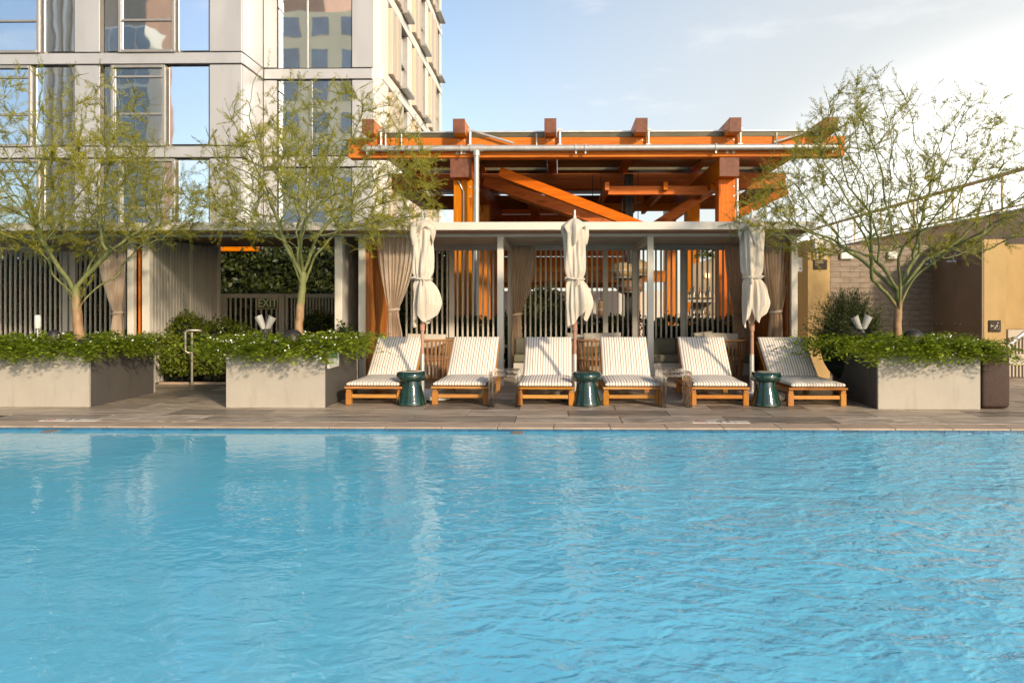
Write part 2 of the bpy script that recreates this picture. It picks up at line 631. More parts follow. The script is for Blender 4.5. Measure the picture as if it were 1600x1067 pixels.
def water_mat():
    m, t, b = new_mat('pool_water')
    tcn = nd(t, 'ShaderNodeTexCoord')
    def mapped(scale, rot=0.0):
        mpn = nd(t, 'ShaderNodeMapping')
        mpn.inputs['Scale'].default_value = scale
        mpn.inputs['Rotation'].default_value = (0, 0, rot)
        t.links.new(tcn.outputs['Object'], mpn.inputs['Vector'])
        return mpn.outputs['Vector']
    big = noise(t, mapped((.35, .5, 1)), 1.0, 3)
    c = ramp(t, big, [(.3, (.105, .485, .69)), (.7, (.14, .54, .74))])
    t.links.new(c, b.inputs['Base Color'])
    b.inputs['Roughness'].default_value = .025
    b.inputs['IOR'].default_value = 1.5
    # choppier towards one end of the pool
    sep = nd(t, 'ShaderNodeSeparateXYZ')
    t.links.new(tcn.outputs['Object'], sep.inputs[0])
    chop = nd(t, 'ShaderNodeMapRange', interpolation_type='SMOOTHSTEP')
    chop.inputs['From Min'].default_value = -2.4
    chop.inputs['From Max'].default_value = 4.0
    chop.inputs['To Min'].default_value = .22
    chop.inputs['To Max'].default_value = 1.7
    t.links.new(sep.outputs['X'], chop.inputs['Value'])
    w1 = noise(t, mapped((1.0, 1.5, 1), .25), 1.0, 1, .5, .3)
    w2 = noise(t, mapped((1.0, 1.35, 1), -.2), 4.6, 2, .5, .6)
    w3 = noise(t, mapped((1.0, 1.25, 1), .15), 13.0, 2, .5, .5)
    def add(a, b_, k):
        n = nd(t, 'ShaderNodeMath', operation='MULTIPLY_ADD')
        n.inputs[1].default_value = k
        t.links.new(b_, n.inputs[0])
        t.links.new(a, n.inputs[2])
        return n.outputs[0]
    s0 = nd(t, 'ShaderNodeMath', operation='MULTIPLY')
    s0.inputs[1].default_value = .5
    t.links.new(w1, s0.inputs[0])
    h = add(add(s0.outputs[0], w2, .40), w3, .15)
    hm = nd(t, 'ShaderNodeMath', operation='MULTIPLY')
    t.links.new(h, hm.inputs[0])
    t.links.new(chop.outputs['Result'], hm.inputs[1])
    bump(t, b, hm.outputs[0], 1.0, .055)
    return m
me = mesh_from(bx(-14, 14, -1.2, POOL_Y - .001, -1.2, -.050), 'pool_water')
w_ = link('water', me, water_mat())
structure(w_)
structure(obj('pool_floor', bx(-14, 14, -1.2, POOL_Y, -1.55, -1.3), MT['plaster']))
structure(obj('near_deck', bx(-14, 14, -14, -1.2, -1.6, 0), M('near_deck_tile', (.2, .16, .125), .5, 0, .3, 3, .1)))

# grey return covers at the waterline of the far wall
for px, lab in ((69, 'grey return cover at the waterline below the poolside marker nearest the ivy screen'),
                (808, 'grey return cover at the waterline below the middle loungers')):
    x = wx(px, 8.0)
    f = thing('pool_fitting', lab, 'pool fitting', (x, 8.1, -.05), 'return covers in the pool wall')
    obj('face_plate', bx(x - .068, x + .068, 8.02, POOL_Y - .006, -.085, -.040, .008, 2), M('grey_fitting', (.20, .185, .17), .5), f)
    bm = nb()
    for k in range(5):
        xx = x - .05 + k * .025
        box(bm, xx - .004, xx + .004, 8.016, 8.021, -.08, -.043)
    obj('grille', bm, MT['black'], f)

# depth markers set in the deck by the coping: ring sign, then figures meant to be read from the deck
MT['marker_white'] = M('marker_tile', (.50, .48, .44), .35, 0, .06, 5, 0)
MT['marker_red'] = M('marker_red', (.45, .09, .07), .5, 0, .1, 5, 0)
MT['print_black'] = M('print_black', (.015, .015, .015), .5, 0, .1, 5, 0)
for px, lab in ((1114, 'white depth marker tiles set in the deck before the fifth lounger'),
                (98, 'white depth marker tiles set in the deck before the planter by the ivy screen')):
    x = wx(px, 8.56)
    g = thing('depth_marker', lab, 'pool marker', (x, 8.56, 0), 'depth markers along the pool rim')
    for k in range(4):
        xx = x - .24 + k * .16
        obj('tile', bx(xx + .003, xx + .157, 8.493, 8.640, -.01, .004, .002), MT['marker_white'], g)
    bm = nb()
    pts = [(x - .15 + .052 * math.cos(a), 8.566 + .052 * math.sin(a), .0055) for a in np.linspace(0, 2 * PI, 25)]
    for p, q in zip(pts, pts[1:]):
        beam(bm, p, q, .012, .001)
    beam(bm, (x - .187, 8.603, .0055), (x - .113, 8.529, .0055), .012, .001)
    obj('no_diving_ring', bm, MT['marker_red'], g)
    text_part('lettering', '4 0', .13, MT['print_black'], g, (x + .12, 8.566, .0052), (0, 0, PI), .0006)

# ================================================================== hotel
def glass_mat(name, col, warp=.25):
    m, t, b = new_mat(name)
    v = coords(t)
    b.inputs['Base Color'].default_value = (*col, 1)
    b.inputs['Metallic'].default_value = .92
    b.inputs['Roughness'].default_value = .02
    bump(t, b, noise(t, v, .9, 1), warp, .012)
    return m
MT['glass'] = glass_mat('coated_glass', (.84, .91, 1.0), .17)
MT['glass_dim'] = glass_mat('tinted_glass', (.62, .72, .82), .30)
MT['frame'] = M('aluminium_frame', (.40, .385, .36), .35, .5, .06, 4, 0)
MT['frame_dark'] = M('dark_gasket', (.07, .07, .075), .4, .2, .06, 4, 0)
def panel_mat():
    m, t, b = new_mat('satin_metal_panel')
    v = coords(t, (1, 1, .35))
    f = noise(t, v, 1.0, 3)
    c = ramp(t, f, [(.3, (.47, .475, .49)), (.7, (.56, .565, .575))])
    t.links.new(c, b.inputs['Base Color'])
    b.inputs['Metallic'].default_value = .35
    b.inputs['Roughness'].default_value = .38
    v2 = coords(t)
    bump(t, b, noise(t, v2, .55, 1), .25, .03)
    return m
MT['panel'] = panel_mat()
MT['sunlit_panel'] = M('sunlit_cream_cladding', (.84, .80, .72), .55, 0, .04, 2, .03, 20)  # cream cladding made paler to carry the sunlight on the side facade
MT['fin_panel'] = M('bronze_fin', (.60, .50, .39), .45, .1, .12, 3, .05, 20, stretch=(8, 8, .3))
D1, D2, D3 = 27.6, 29.6, 44.6
XA = wx(378, D1)          # inner corner of the two blocks
XB = wx(597, D2)          # corner of the side facade
Z0, SH, BAND = 9.95, 3.40, .44
hotel = thing('hotel_building', 'tall silver panelled hotel with mirrored windows rising behind the pool', 'building', (-16, 36, -1.6))
MT['core'] = M('joint_grey', (.30, .295, .285), .7, 0, .1, 2, 0)
obj('core', bx(-33, XA - .03, D1 + .45, D3 - .2, -1.6, 27.4), MT['core'], hotel)
obj('core', bx(XA - .02, XB - .45, D2 + .45, D3 - .2, -1.6, 27.4), MT['core'], hotel)
def cellz(k):
    return Z0 + BAND + SH * (k - 1) + .0, Z0 + SH * k
STOREYS = range(-2, 6)
def plate(x0, x1, y, z0, z1, d=.10, name='panel', mat='panel'):
    return obj(name, bx(x0, x1, y, y + d, z0, z1, .012), MT[mat], hotel)
def seam_band(x0, x1, y, z):
    plate(x0, x1, y - .02, z + .025, z + BAND - .025, .12, 'band')
GAP = .025
rw = random.Random(5)
def front_window(x0, x1, y, z0, z1, style):
    """glazed bay: mirrored panes set back behind the panels, and a framed vent standing proud"""
    w = obj('window', bx(x0, x1, y + .20, y + .33, z0, z1), MT['frame'], hotel)
    W = x1 - x0
    a, b_ = style
    fx0, fx1 = x0 + W * a, x0 + W * b_
    if a > .02:
        obj('pane', bx(x0 + .04, fx0 - .05, y + .09, y + .13, z0 + .05, z1 - .05), MT['glass'], w)
    obj('pane', bx(fx1 + .07, x1 - .04, y + .09, y + .13, z0 + .05, z1 - .05), MT['glass'], w)
    f0, f1 = z0 - .05, z1 - .02
    t_ = .10
    bm = nb()
    box(bm, fx0, fx0 + t_, y - .10, y + .24, f0, f1, .01)
    box(bm, fx1 - t_, fx1, y - .10, y + .24, f0, f1, .01)
    box(bm, fx0 + t_ + .001, fx1 - t_ - .001, y - .10, y + .24, f1 - t_, f1, .01)
    box(bm, fx0 + t_ + .001, fx1 - t_ - .001, y - .10, y + .24, f0, f0 + t_, .01)
    for fr in ((.40,) if style[0] > .15 else (.40, .86)):
        zz = f0 + (f1 - f0) * fr
        box(bm, fx0 + t_ + .001, fx1 - t_ - .001, y - .06, y + .2, zz - .035, zz + .035)
    obj('frame', bm, MT['frame'], w)
    obj('pane', bx(fx0 + t_ + .01, fx1 - t_ - .01, y + .0, y + .03, f0 + t_ + .01, f1 - t_ - .01), MT['glass_dim'], w)
    return w
xw = [(wx(160, D1), wx(326, D1)), (wx(160, D1) - 4.84, wx(115, D1)), (wx(160, D1) - 9.68, wx(115, D1) - 4.84)]
for k in STOREYS:
    z0, z1 = cellz(k)
    if z1 < 2.6:
        continue
    seam_band(-33, XA, D1, z1 if True else 0)
    for i, (a, b_) in enumerate(xw):
        st = ((.16, .69) if i == 0 else (.0, .68)) if k % 2 else ((.09, .60) if i == 0 else (.0, .60))
        front_window(a, b_, D1, z0 + .03, z1 - .02, st)
        nx = (XA if i == 0 else xw[i - 1][0])
        g0, g1 = b_ + .03, nx - .05
        if i == 0:
            plate(g0, g1 + .03, D1, z0 + GAP, z1 - GAP)
        else:
            plate(g0, g0 + (g1 - g0) * .94, D1, z0 + GAP, z1 - GAP)
    plate(-33, xw[2][0] - .05, D1, z0 + GAP, z1 - GAP)
    # side of the nearer block
    obj('panel', bx(XA - .10, XA - .0, D1 + .115, D2 - .01, z0 + GAP, z1 - GAP, .012), MT['panel'], hotel)
    obj('band', bx(XA - .10, XA + .02, D1 + .115, D2 - .03, z1 + .025, z1 + BAND - .025, .012), MT['panel'], hotel)
    # block set back
    a, b_, c_, d_ = wx(412, D2), wx(433, D2), wx(548, D2), XB
    seam_band(XA + .04, XB - .02, D2, z1)
    plate(XA + .012, b_ - .02, D2, z0 + GAP, z1 - GAP)
    plate(c_ + .05, XB - .02, D2, z0 + GAP, z1 - GAP)
    w = obj('window', bx(b_, c_ + .03, D2 + .26, D2 + .33, z0, z1), MT['frame_dark'], hotel)
    sp = b_ + (c_ - b_) * (.40 if k % 2 else .46)
    obj('pane', bx(b_ + .03, sp - .025, D2 + .1, D2 + .14, z0 + .04, z1 - .03), MT['glass'], w)
    obj('pane', bx(sp + .025, c_ - .0, D2 + .1, D2 + .14, z0 + .04, z1 - .03), MT['glass'], w)
    obj('frame', bx(sp - .024, sp + .024, D2 + .06, D2 + .2, z0 + .01, z1 - .01), MT['frame'], w)
    # sunlit side facade
    obj('band', bx(XB - .40, XB + .03, D2 - .021, D3, z1, z1 + BAND, .01), MT['sunlit_panel'], hotel)
    bays = ((30.7, 34.7), (35.6, 39.3), (40.1, 44.0))
    edge = [D2 + .0] + [v for by in bays for v in by] + [D3]
    for q in range(0, len(edge), 2):
        obj('pier', bx(XB - .35, XB + .0, edge[q] + (-.018 if q == 0 else 0), edge[q + 1], z0 + .003, z1 - .003, .008), MT['sunlit_panel'], hotel)
    for q, (y0, y1) in enumerate(bays):
        sh = .0 if (q + k) % 2 else .12
        w = obj('window', bx(XB - .44, XB - .36, y0, y1, z0, z1), MT['frame_dark'], hotel)
        ym = y0 + (y1 - y0) * (.52 + sh)
        for j in range(4):
            ya = y0 + .12 + (ym - y0 - .15) * j / 4
            obj('fin', bx(XB - .33, XB + .16 - (.05 if j % 2 else 0), ya, ya + (ym - y0 - .15) / 4 - .02, z0 + .12, z1 - .18, .01), MT['fin_panel'], w)
        obj('pane', bx(XB - .26, XB - .22, ym + .12, y1 - .1, z0 + .25, z1 - .06), MT['glass'], w)
        bm = nb()
        box(bm, XB - .34, XB + .05, ym + .02, ym + .11, z0 + .2, z1 - .05)
        box(bm, XB - .34, XB - .12, ym + .115, y1 - .09, (z0 + z1) / 2 - .04, (z0 + z1) / 2 + .04)
        box(bm, XB - .34, XB - .02, y1 - .085, y1 - .01, z0 + .2, z1 - .05)
        obj('frame', bm, MT['frame'], w)
        obj('sill', bx(XB - .34, XB + .34, ym - .1, y1 - .12, z0 + .06, z0 + .19, .01), MT['frame'], w)
obj('parapet', bx(-33, XA + .02, D1 - .05, D3, 27.4, 28.2, .02), MT['panel'], hotel)
obj('parapet', bx(XA + .03, XB + .05, D2 - .05, D3, 27.4, 28.2, .02), MT['panel'], hotel)

# ================================================================== city mirrored in the glazing (stands behind the viewer)
MT['cream_wall'] = M('cream_render', (.88, .70, .40), .8, 0, .1, .3, 0)
MT['city_glass'] = M('city_window', (.10, .16, .20), .12, .2, .3, .4, 0)
MT['pale_frame'] = M('pale_tower_frame', (.68, .64, .56), .6, 0, .08, .3, 0)
MT['tower_dark'] = M('dark_tower_wall', (.10, .085, .065), .4, .1, .2, .4, 0)
MT['brick_city'] = M('rust_brick_wall', (.36, .17, .09), .8, 0, .2, .4, 0)
def city(name, label, x0, x1, y0, y1, h, wall, win, nx, nz, zlo=6, ww=.55, wh=.6, fins=False):
    g = thing(name, label, 'building', ((x0 + x1) / 2, (y0 + y1) / 2, -1.6))
    obj('wall', bx(x0, x1, y0, y1, -1.6, h), MT[wall], g)
    dx, dz = (x1 - x0) / nx, (h - zlo) / nz
    first_ = None
    for i in range(nx):
        if fins:
            xx = x0 + dx * (i + .5)
            obj('fin', bx(xx - dx * .17, xx + dx * .17, y1 + .02, y1 + .9, zlo - 4, h - .5), MT[win], g)
            continue
        for j in range(nz):
            xx, zz = x0 + dx * (i + .5), zlo + dz * (j + .5)
            if first_ is None:
                first_ = obj('window', bx(-dx * ww / 2, dx * ww / 2, -.05, .12, -dz * wh / 2, dz * wh / 2), MT[win], g)
                first_.location = (xx, y1, zz)
            else:
                clone(first_, 'window', g, (xx, y1, zz))
    return g
city('apartment_building', 'cream apartment block seen mirrored in the corner windows', -41.5, -22, -58, -42, 40, 'cream_wall', 'city_glass', 5, 8)
city('office_tower', 'dark tower with pale vertical fins seen mirrored in the hotel glass', -67.4, -62.2, -60, -44, 95, 'tower_dark', 'pale_frame', 4, 1, 2, fins=True)
city('brick_tower', 'rust brown tower seen mirrored above the cream apartment block', -50, -41, -92, -74, 120, 'brick_city', 'city_glass', 4, 18, 20)
city('glass_tower', 'blue glass tower with a pale grid seen mirrored in the vent windows', -58, -51.5, -44, -40, 36, 'pale_frame', 'city_glass', 4, 9, 2, .84, .86)
city('brick_tower', 'rust brown tower seen mirrored above the blue glass tower', -86, -75, -92, -74, 120, 'brick_city', 'city_glass', 5, 18, 20)
# ================================================================== cabanas
ZR0, ZR1 = 2.42, 2.54
YF, YP, YB = 11.60, 12.18, 14.70      # fascia, front posts, rear posts
P = .10
def cabana(name, label, x0, x1, posts, wood_left=None, wood_right=None, base=None):
    g = thing(name, label, 'cabana', base or ((x0 + x1) / 2, 13.3, 0))
    obj('roof', bx(x0, x1, YF + .03, YB + .25, ZR0 + .015, ZR1 - .01), MT['paint'], g)
    obj('fascia', bx(x0, x1, YF, YF + .028, ZR0, ZR1, .004), MT['paint'], g)
    obj('soffit', bx(x0 + .01, x1 - .01, YF + .04, YP - .06, ZR0 - .012, ZR0 + .012), MT['soffit'], g)
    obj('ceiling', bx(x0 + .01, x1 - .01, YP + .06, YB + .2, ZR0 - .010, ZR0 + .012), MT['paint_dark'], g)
    obj('beam', bx(x0 + .015, x1 - .015, YP - .05, YP + .05, ZR0 - .055, ZR0 + .010, .004), MT['paint'], g)
    obj('beam', bx(x0 + .015, x1 - .015, YB - .05, YB + .05, ZR0 - .10, ZR0 + .008, .004), MT['paint'], g)
    for x in posts:
        obj('post', bx(x - P / 2, x + P / 2, YP - .048, YP + .048, 0, ZR0 - .05, .006), MT['paint'], g)
        obj('post', bx(x - P / 2, x + P / 2, YB - .048, YB + .048, 0, ZR0 - .09, .006), MT['paint'], g)
        obj('crossbeam', bx(x - .045, x + .045, YP + .052, YB - .052, ZR0 - .13, ZR0 - .012, .004), MT['paint'], g)
    def wood_wall(x):
        s0 = None
        y = YP + .08
        while y < YB - .08:
            if s0 is None:
                s0 = obj('slat', bx(-.014, .014, -.022, .022, .06, ZR0 - .14, .003), MT['panel_wood_z'], g)
                s0.location = (x, y, 0)
            else:
                clone(s0, 'slat', g, (x, y, 0))
            y += .054
        if x > 0:
            obj('bounce_blocker', bx(x + .032, x + .05, YP + .06, YB - .06, .0, ZR0 - .13), MT['paint'], g)  # unseen panel added to keep orange bounce off the ochre pier
        obj('side_panel', bx(x - .03, x - .018, YP + .06, YB - .06, .05, ZR0 - .135) if x < 0 else bx(x + .018, x + .03, YP + .06, YB - .06, .05, ZR0 - .135), MT['panel_wood_z'], g)
    if wood_left is not None:
        wood_wall(wood_left)
    if wood_right is not None:
        wood_wall(wood_right)
    return g
XL = wx(566, YP)       # -3.1
XR = wx(1240, YP)      # 3.7
X1, X2 = wx(782, YP), wx(1016, YP)
xl_end = wx(1275, YF)
main = cabana('cabana', 'pale grey three-bay cabana with wood side walls behind the loungers', XL - .08, xl_end, (XL, X1, X2, XR), XL + .075, XR - .075)
XG0, XG1 = wx(230, YP), wx(530, YP)
left = cabana('cabana', 'pale grey cabana with sheer curtain before the ivy screen', -11.4, XG0 + .06, (-9.4, wx(206, YP)), None, None)
obj('side_panel', bx(wx(213, YP) + .0, wx(213, YP) + .03, YP + .06, YB - .06, .05, ZR0 - .14), MT['cedar_z'], left)

# gateway between the two cabanas: roof, slatted flank walls
gw = thing('gateway', 'roofed passage with slatted grey flank walls leading to the EXIT gate', 'passage', ((XG0 + XG1) / 2, 13.3, 0))
obj('roof', bx(XG0 + .062, XL - .082, YF + .03, YB + .25, ZR0 + .015, ZR1 - .012), MT['paint'], gw)
obj('fascia', bx(XG0 + .062, XL - .082, YF + .002, YF + .028, ZR0, ZR1, .004), MT['paint'], gw)
obj('soffit', bx(XG0 + .07, XL - .09, YF + .04, YP - .06, ZR0 - .012, ZR0 + .012), MT['soffit'], gw)
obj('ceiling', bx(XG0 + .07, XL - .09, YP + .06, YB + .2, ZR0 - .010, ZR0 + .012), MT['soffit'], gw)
obj('beam', bx(XG0 + .065, XL - .085, YP - .012, YP + .012, ZR0 - .05, ZR0 - .013), MT['paint'], gw)
for x in (XG0, XG1):
    obj('post', bx(x - .06, x + .06, YP - .05, YP + .05, 0, ZR0 - .055, .006), MT['paint'], gw)
    obj('post', bx(x - .05, x + .05, YB - .05, YB + .05, 0, ZR0 - .055, .006), MT['paint'], gw)
obj('post', bx(XG0 - .02, XG0 + .055, (YP + YB) / 2 + .12 - .05, (YP + YB) / 2 + .12 + .05, 0, ZR0 - .055, .006), MT['paint'], gw)
for x in (XG0 + .03, XG1 + .03):
    s0 = None
    y = YP + .10
    while y < YB - .08:
        if s0 is None:
            s0 = obj('slat', bx(-.02, .02, -.028, .028, .02, ZR0 - .06, .004), MT['flank_shade_paint'], gw)
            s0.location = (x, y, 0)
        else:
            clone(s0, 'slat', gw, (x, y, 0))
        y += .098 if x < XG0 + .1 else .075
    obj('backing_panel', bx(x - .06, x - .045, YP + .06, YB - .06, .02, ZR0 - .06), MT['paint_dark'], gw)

# ================================================================== slat screens at the back
YS = 14.98
ZT = wz(386.5, YS) + .03
def screen(label, x0, x1, stiles, zb=.5, step=.100, skip=()):
    g = thing('slat_screen', label, 'screen', ((x0 + x1) / 2, YS, 0), 'slat screens along the back of the cabanas')
    obj('top_rail', bx(x0, x1, YS - .03, YS + .03, ZT - .06, ZT, .004), MT['paint'], g)
    obj('bottom_rail', bx(x0, x1, YS - .025, YS + .025, zb - .06, zb, .004), MT['paint'], g)
    for s in stiles:
        obj('stile', bx(s - .05, s + .05, YS - .035, YS + .035, 0, ZT - .061, .004), MT['paint'], g)
    s0 = None
    x = x0 + step / 2
    while x < x1:
        if all(abs(x - s) > .075 for s in stiles):
            if s0 is None:
                s0 = obj('slat', bx(-.017, .017, -.02, .02, zb + .001, ZT - .0605, .003), MT['paint'], g)
                s0.location = (x, YS, 0)
            else:
                clone(s0, 'slat', g, (x, YS, 0))
        x += step
    return g
screen('grey slat screen behind the bay nearest the EXIT gate', XL + .1, X1 - .02, (wx(706, YS),))
screen('grey slat screen behind the middle bay, lamps glimpsed through it', X1 + .02, X2 + .25, (wx(946, YS),))
screen('grey slat screen with the bottle shelves showing through it', X2 + .29, XR + .55, (wx(1067, YS),))
screen('grey slat screen in front of the ivy', -11.2, XG0 - .1, (wx(103, YS),), .3, .100)

# ================================================================== EXIT gate
YG = 15.2
gz = wz(459, YG, -5)
MT['gate_paint'] = M('taupe_gate_paint', (.40, .35, .28), .5, 0, .08, 3, .05, 40)
def gate(label, x0, x1, wide):
    g = thing('slat_gate', label, 'gate', ((x0 + x1) / 2, YG, 0), 'gate leaves of the passage')
    for a, b_ in ((x0, x0 + wide), (x1 - wide, x1)):
        obj('stile', bx(a, b_, YG - .03, YG + .03, .05, gz, .004), MT['gate_paint'], g)
    obj('top_rail', bx(x0 + wide + .001, x1 - wide - .001, YG - .028, YG + .028, gz - .085, gz - .002, .004), MT['gate_paint'], g)
    obj('bottom_rail', bx(x0 + wide + .001, x1 - wide - .001, YG - .028, YG + .028, .05, .15, .004), MT['gate_paint'], g)
    s0 = None
    x = x0 + wide + .07
    while x < x1 - wide - .02:
        if s0 is None:
            s0 = obj('slat', bx(-.016, .016, -.018, .018, .151, gz - .086, .003), MT['gate_paint'], g)
            s0.location = (x, YG, 0)
        else:
            clone(s0, 'slat', g, (x, YG, 0))
        x += .103 if wide > .09 else .062
    return g
ga, gb, gc = wx(346, YG), wx(445, YG), wx(525, YG)
gate('taupe slatted gate leaf carrying the EXIT sign', ga, gb, .115)
gate('taupe slatted gate leaf behind the planter tree, beside the EXIT leaf', gb + .02, gc + .1, .05)
es = thing('exit_sign', 'olive green EXIT sign fixed on the slatted gate', 'exit sign', (wx(420, YG), YG - .06, 1.3))
ex0, ex1 = wx(402.5, YG), wx(437, YG)
ez0, ez1 = wz(483.5, YG, -5), wz(465, YG, -5)
bm = nb()
box(bm, ex0, ex0 + .03, YG - .085, YG - .035, ez0, ez1, .003)
box(bm, ex1 - .02, ex1, YG - .085, YG - .035, ez0, ez1, .003)
box(bm, ex0 + .031, ex1 - .021, YG - .085, YG - .035, ez0, ez0 + .018, .003)
box(bm, ex0 + .031, ex1 - .021, YG - .085, YG - .035, ez1 - .018, ez1, .003)
obj('frame', bm, M('brass_frame', (.42, .34, .2), .35, .6, .1, 4, 0), es)
obj('face', bx(ex0 + .03, ex1 - .02, YG - .07, YG - .04, ez0 + .017, ez1 - .017), M('olive_sign_face', (.055, .085, .02), .35, 0, .3, 9, 0), es)
text_part('lettering', 'EXIT', .235, M('pale_letter', (.70, .68, .48), .5, 0, .05, 5, 0), es, ((ex0 + ex1) / 2 + .005, YG - .073, (ez0 + ez1) / 2), (PI / 2, 0, 0), .003, sx=.80)

# ================================================================== timber pergola
perg = thing('timber_pergola', 'orange stained heavy timber pergola rising behind the cabanas', 'pergola', (.8, 20, 0))
def tim(name, x0, x1, y0, y1, z0, z1, mat, bev=.012):
    return obj(name, bx(x0, x1, y0, y1, z0, z1, bev), MT[mat], perg)
YQ = 16.0
PX = [(wx(706, YQ), wx(737, YQ)), (wx(1124, YQ), wx(1153, YQ))]
BX0, BX1 = wx(547, YQ), wx(1316, YQ)
ZB0, ZB1 = wz(248, YQ), wz(217, YQ)
for yy in (YQ, 20.1, 24.2):
    dz = -.06 if yy > 16 else 0
    tim('crossbeam', BX0, BX1, yy - .15, yy + .15, ZB0 + dz, ZB1 + dz, 'cedar_x')
    for i, (a, b_) in enumerate(PX):
        tim('post', a + .012, b_ - .012, yy + .155, yy + .52, 0, ZB0 - .40, 'cedar_z', .015)
for i, (a, b_) in enumerate(PX):
    o = tim('tie_beam', a - .02, b_ + .0, YQ - .10, 24.5, ZB0 - .398, ZB0 - .003, 'cedar_y')
    tim('beam_end', a - .021, b_ + .001, YQ - .112, YQ - .101, ZB0 - .397, ZB0 - .004, 'cedar_end', .003)
RXC = [wx(p, 15.5) for p in (576, 717.5, 860, 1002, 1148, 1298)]
RZ0, RZ1 = ZB1 + .003, wz(186, 15.5)
for x in RXC:
    tim('rafter', x - .12, x + .12, 15.46, 24.9, RZ0, RZ1, 'cedar_y')
    tim('rafter_end', x - .121, x + .121, 15.44, 15.459, RZ0 + .001, RZ1 - .001, 'cedar_end', .003)
MT['roof_panel'] = M('olive_roof_panel', (.10, .085, .04), .3, .2, .2, 3, .05, 30)
for i in range(5):
    a, b_ = RXC[i] + .13, RXC[i + 1] - .13
    for y0, y1 in ((15.95, 19.55), (19.95, 24.4)):
        obj('roof_panel', bx(a, b_, y0, y1, wz(217, YQ) + .02, wz(207.5, YQ), .006), MT['roof_panel'], perg)
        obj('panel_rail', bx(a, b_, y0 - .03, y0 - .002, wz(208, YQ), wz(206, YQ)), MT['steel'], perg)
# leaning trusses and the lower frame hung inside
for (pxa, pya, pxb, pyb, y) in ((781, 269, 1040, 369, 16.75), (757, 283, 1000, 366, 18.0), (800, 300, 1010, 372, 19.3)):
    bm = nb()
    beam(bm, (wx(pxa, y), y, wz(pya, y)), (wx(pxb, y), y, wz(pyb, y)), .22, .21 + (y - 16.7) * .03, (0, 0, 1), .01)
    obj('brace', bm, MT['cedar_x'], perg)
yl = 17.0
tim('purlin', wx(950, yl), PX[1][0] - .03, yl + .0, yl + .16, wz(304.5, yl), wz(291, yl), 'cedar_x', .008)
tim('purlin', wx(950, yl), PX[1][0] - .03, yl + 3.0, yl + 3.16, wz(304.5, yl), wz(291, yl), 'cedar_x', .008)
for px in (948, 1039, 1112):
    x = wx(px, yl)
    tim('joist', x - .05, x + .05, yl - .14, 21.5, wz(297.5, yl - .15), wz(284.5, yl - .15), 'cedar_y', .006)
tim('tie_beam', wx(1000, 20) - .12, wx(1000, 20) + .12, 20.3, 24.1, ZB0 - .36, ZB0 - .02, 'cedar_y')
tim('tie_beam', wx(830, 20) - .12, wx(830, 20) + .12, 20.3, 24.1, ZB0 - .36, ZB0 - .02, 'cedar_y')
tim('purlin', PX[0][1] + .03, PX[1][0] - .03, 21.6, 21.82, 2.95, 3.3, 'cedar_x')
tim('purlin', PX[0][1] + .03, PX[1][0] - .03, 23.8, 24.05, 1.95, 2.3, 'cedar_x')
for k in range(8):
    z = 1.78 + k * .34
    tim('wall_board', -2.1, 2.35, 24.62, 24.80, z, z + (.335 if k % 2 else .32), 'cedar_x', .008)
for x in (-2.3, 2.45):
    tim('post', x - .14, x + .14, 24.60, 24.86, 0, 3.6, 'cedar_z')
tim('side_beam', BX1 - .32, BX1 - .03, 20.26, 24.0, ZB0 - .05, ZB1 - .08, 'cedar_y')
tim('side_beam', BX0 + .03, BX0 + .32, 20.26, 24.0, ZB0 - .05, ZB1 - .08, 'cedar_y')
bm = nb()
beam(bm, (wx(1222, 20.5), 20.1, wz(302, 20.5)), (wx(1160, 20.5) - .2, 20.1, wz(338, 20.5)), .2, .22, (0, 0, 1), .01)
obj('brace', bm, MT['cedar_x'], perg)
bm = nb()
beam(bm, (wx(1108, 18.5), 18.5, wz(300, 18.5)), (wx(1010, 18.5), 18.5, wz(362, 18.5)), .2, .22, (0, 0, 1), .01)
obj('brace', bm, MT['cedar_x'], perg)
obj('steel_column', bx(wx(976, 18), wx(989, 18), 17.9, 18.1, 0, ZB0, .01), MT['black'], perg)
# bolts
for (a, b_) in PX:
    for f in (.32, .68):
        bm = nb()
        x = a + (b_ - a) * f
        tube(bm, [(x, YQ - .165, ZB0 + .09), (x, YQ - .145, ZB0 + .09)], .032, 10)
        obj('bolt', bm, MT['white_metal'], perg)
# through bolts and knife plates on the timbers
for yy in (YQ,):
    for x in RXC:
        for d in (-.06, .06):
            bm = nb()
            tube(bm, [(x + d, yy - .163, ZB1 - .07), (x + d, yy - .148, ZB1 - .07)], .017, 8)
            obj('bolt', bm, MT['steel'], perg)
for (a, b_) in PX:
    for zz in (2.75, 2.95, 3.55, 3.75):
        bm = nb()
        tube(bm, [(b_ - .05, YQ + .14, zz), (b_ - .05, YQ + .156, zz)], .018, 8)
        obj('bolt', bm, MT['steel'], perg)
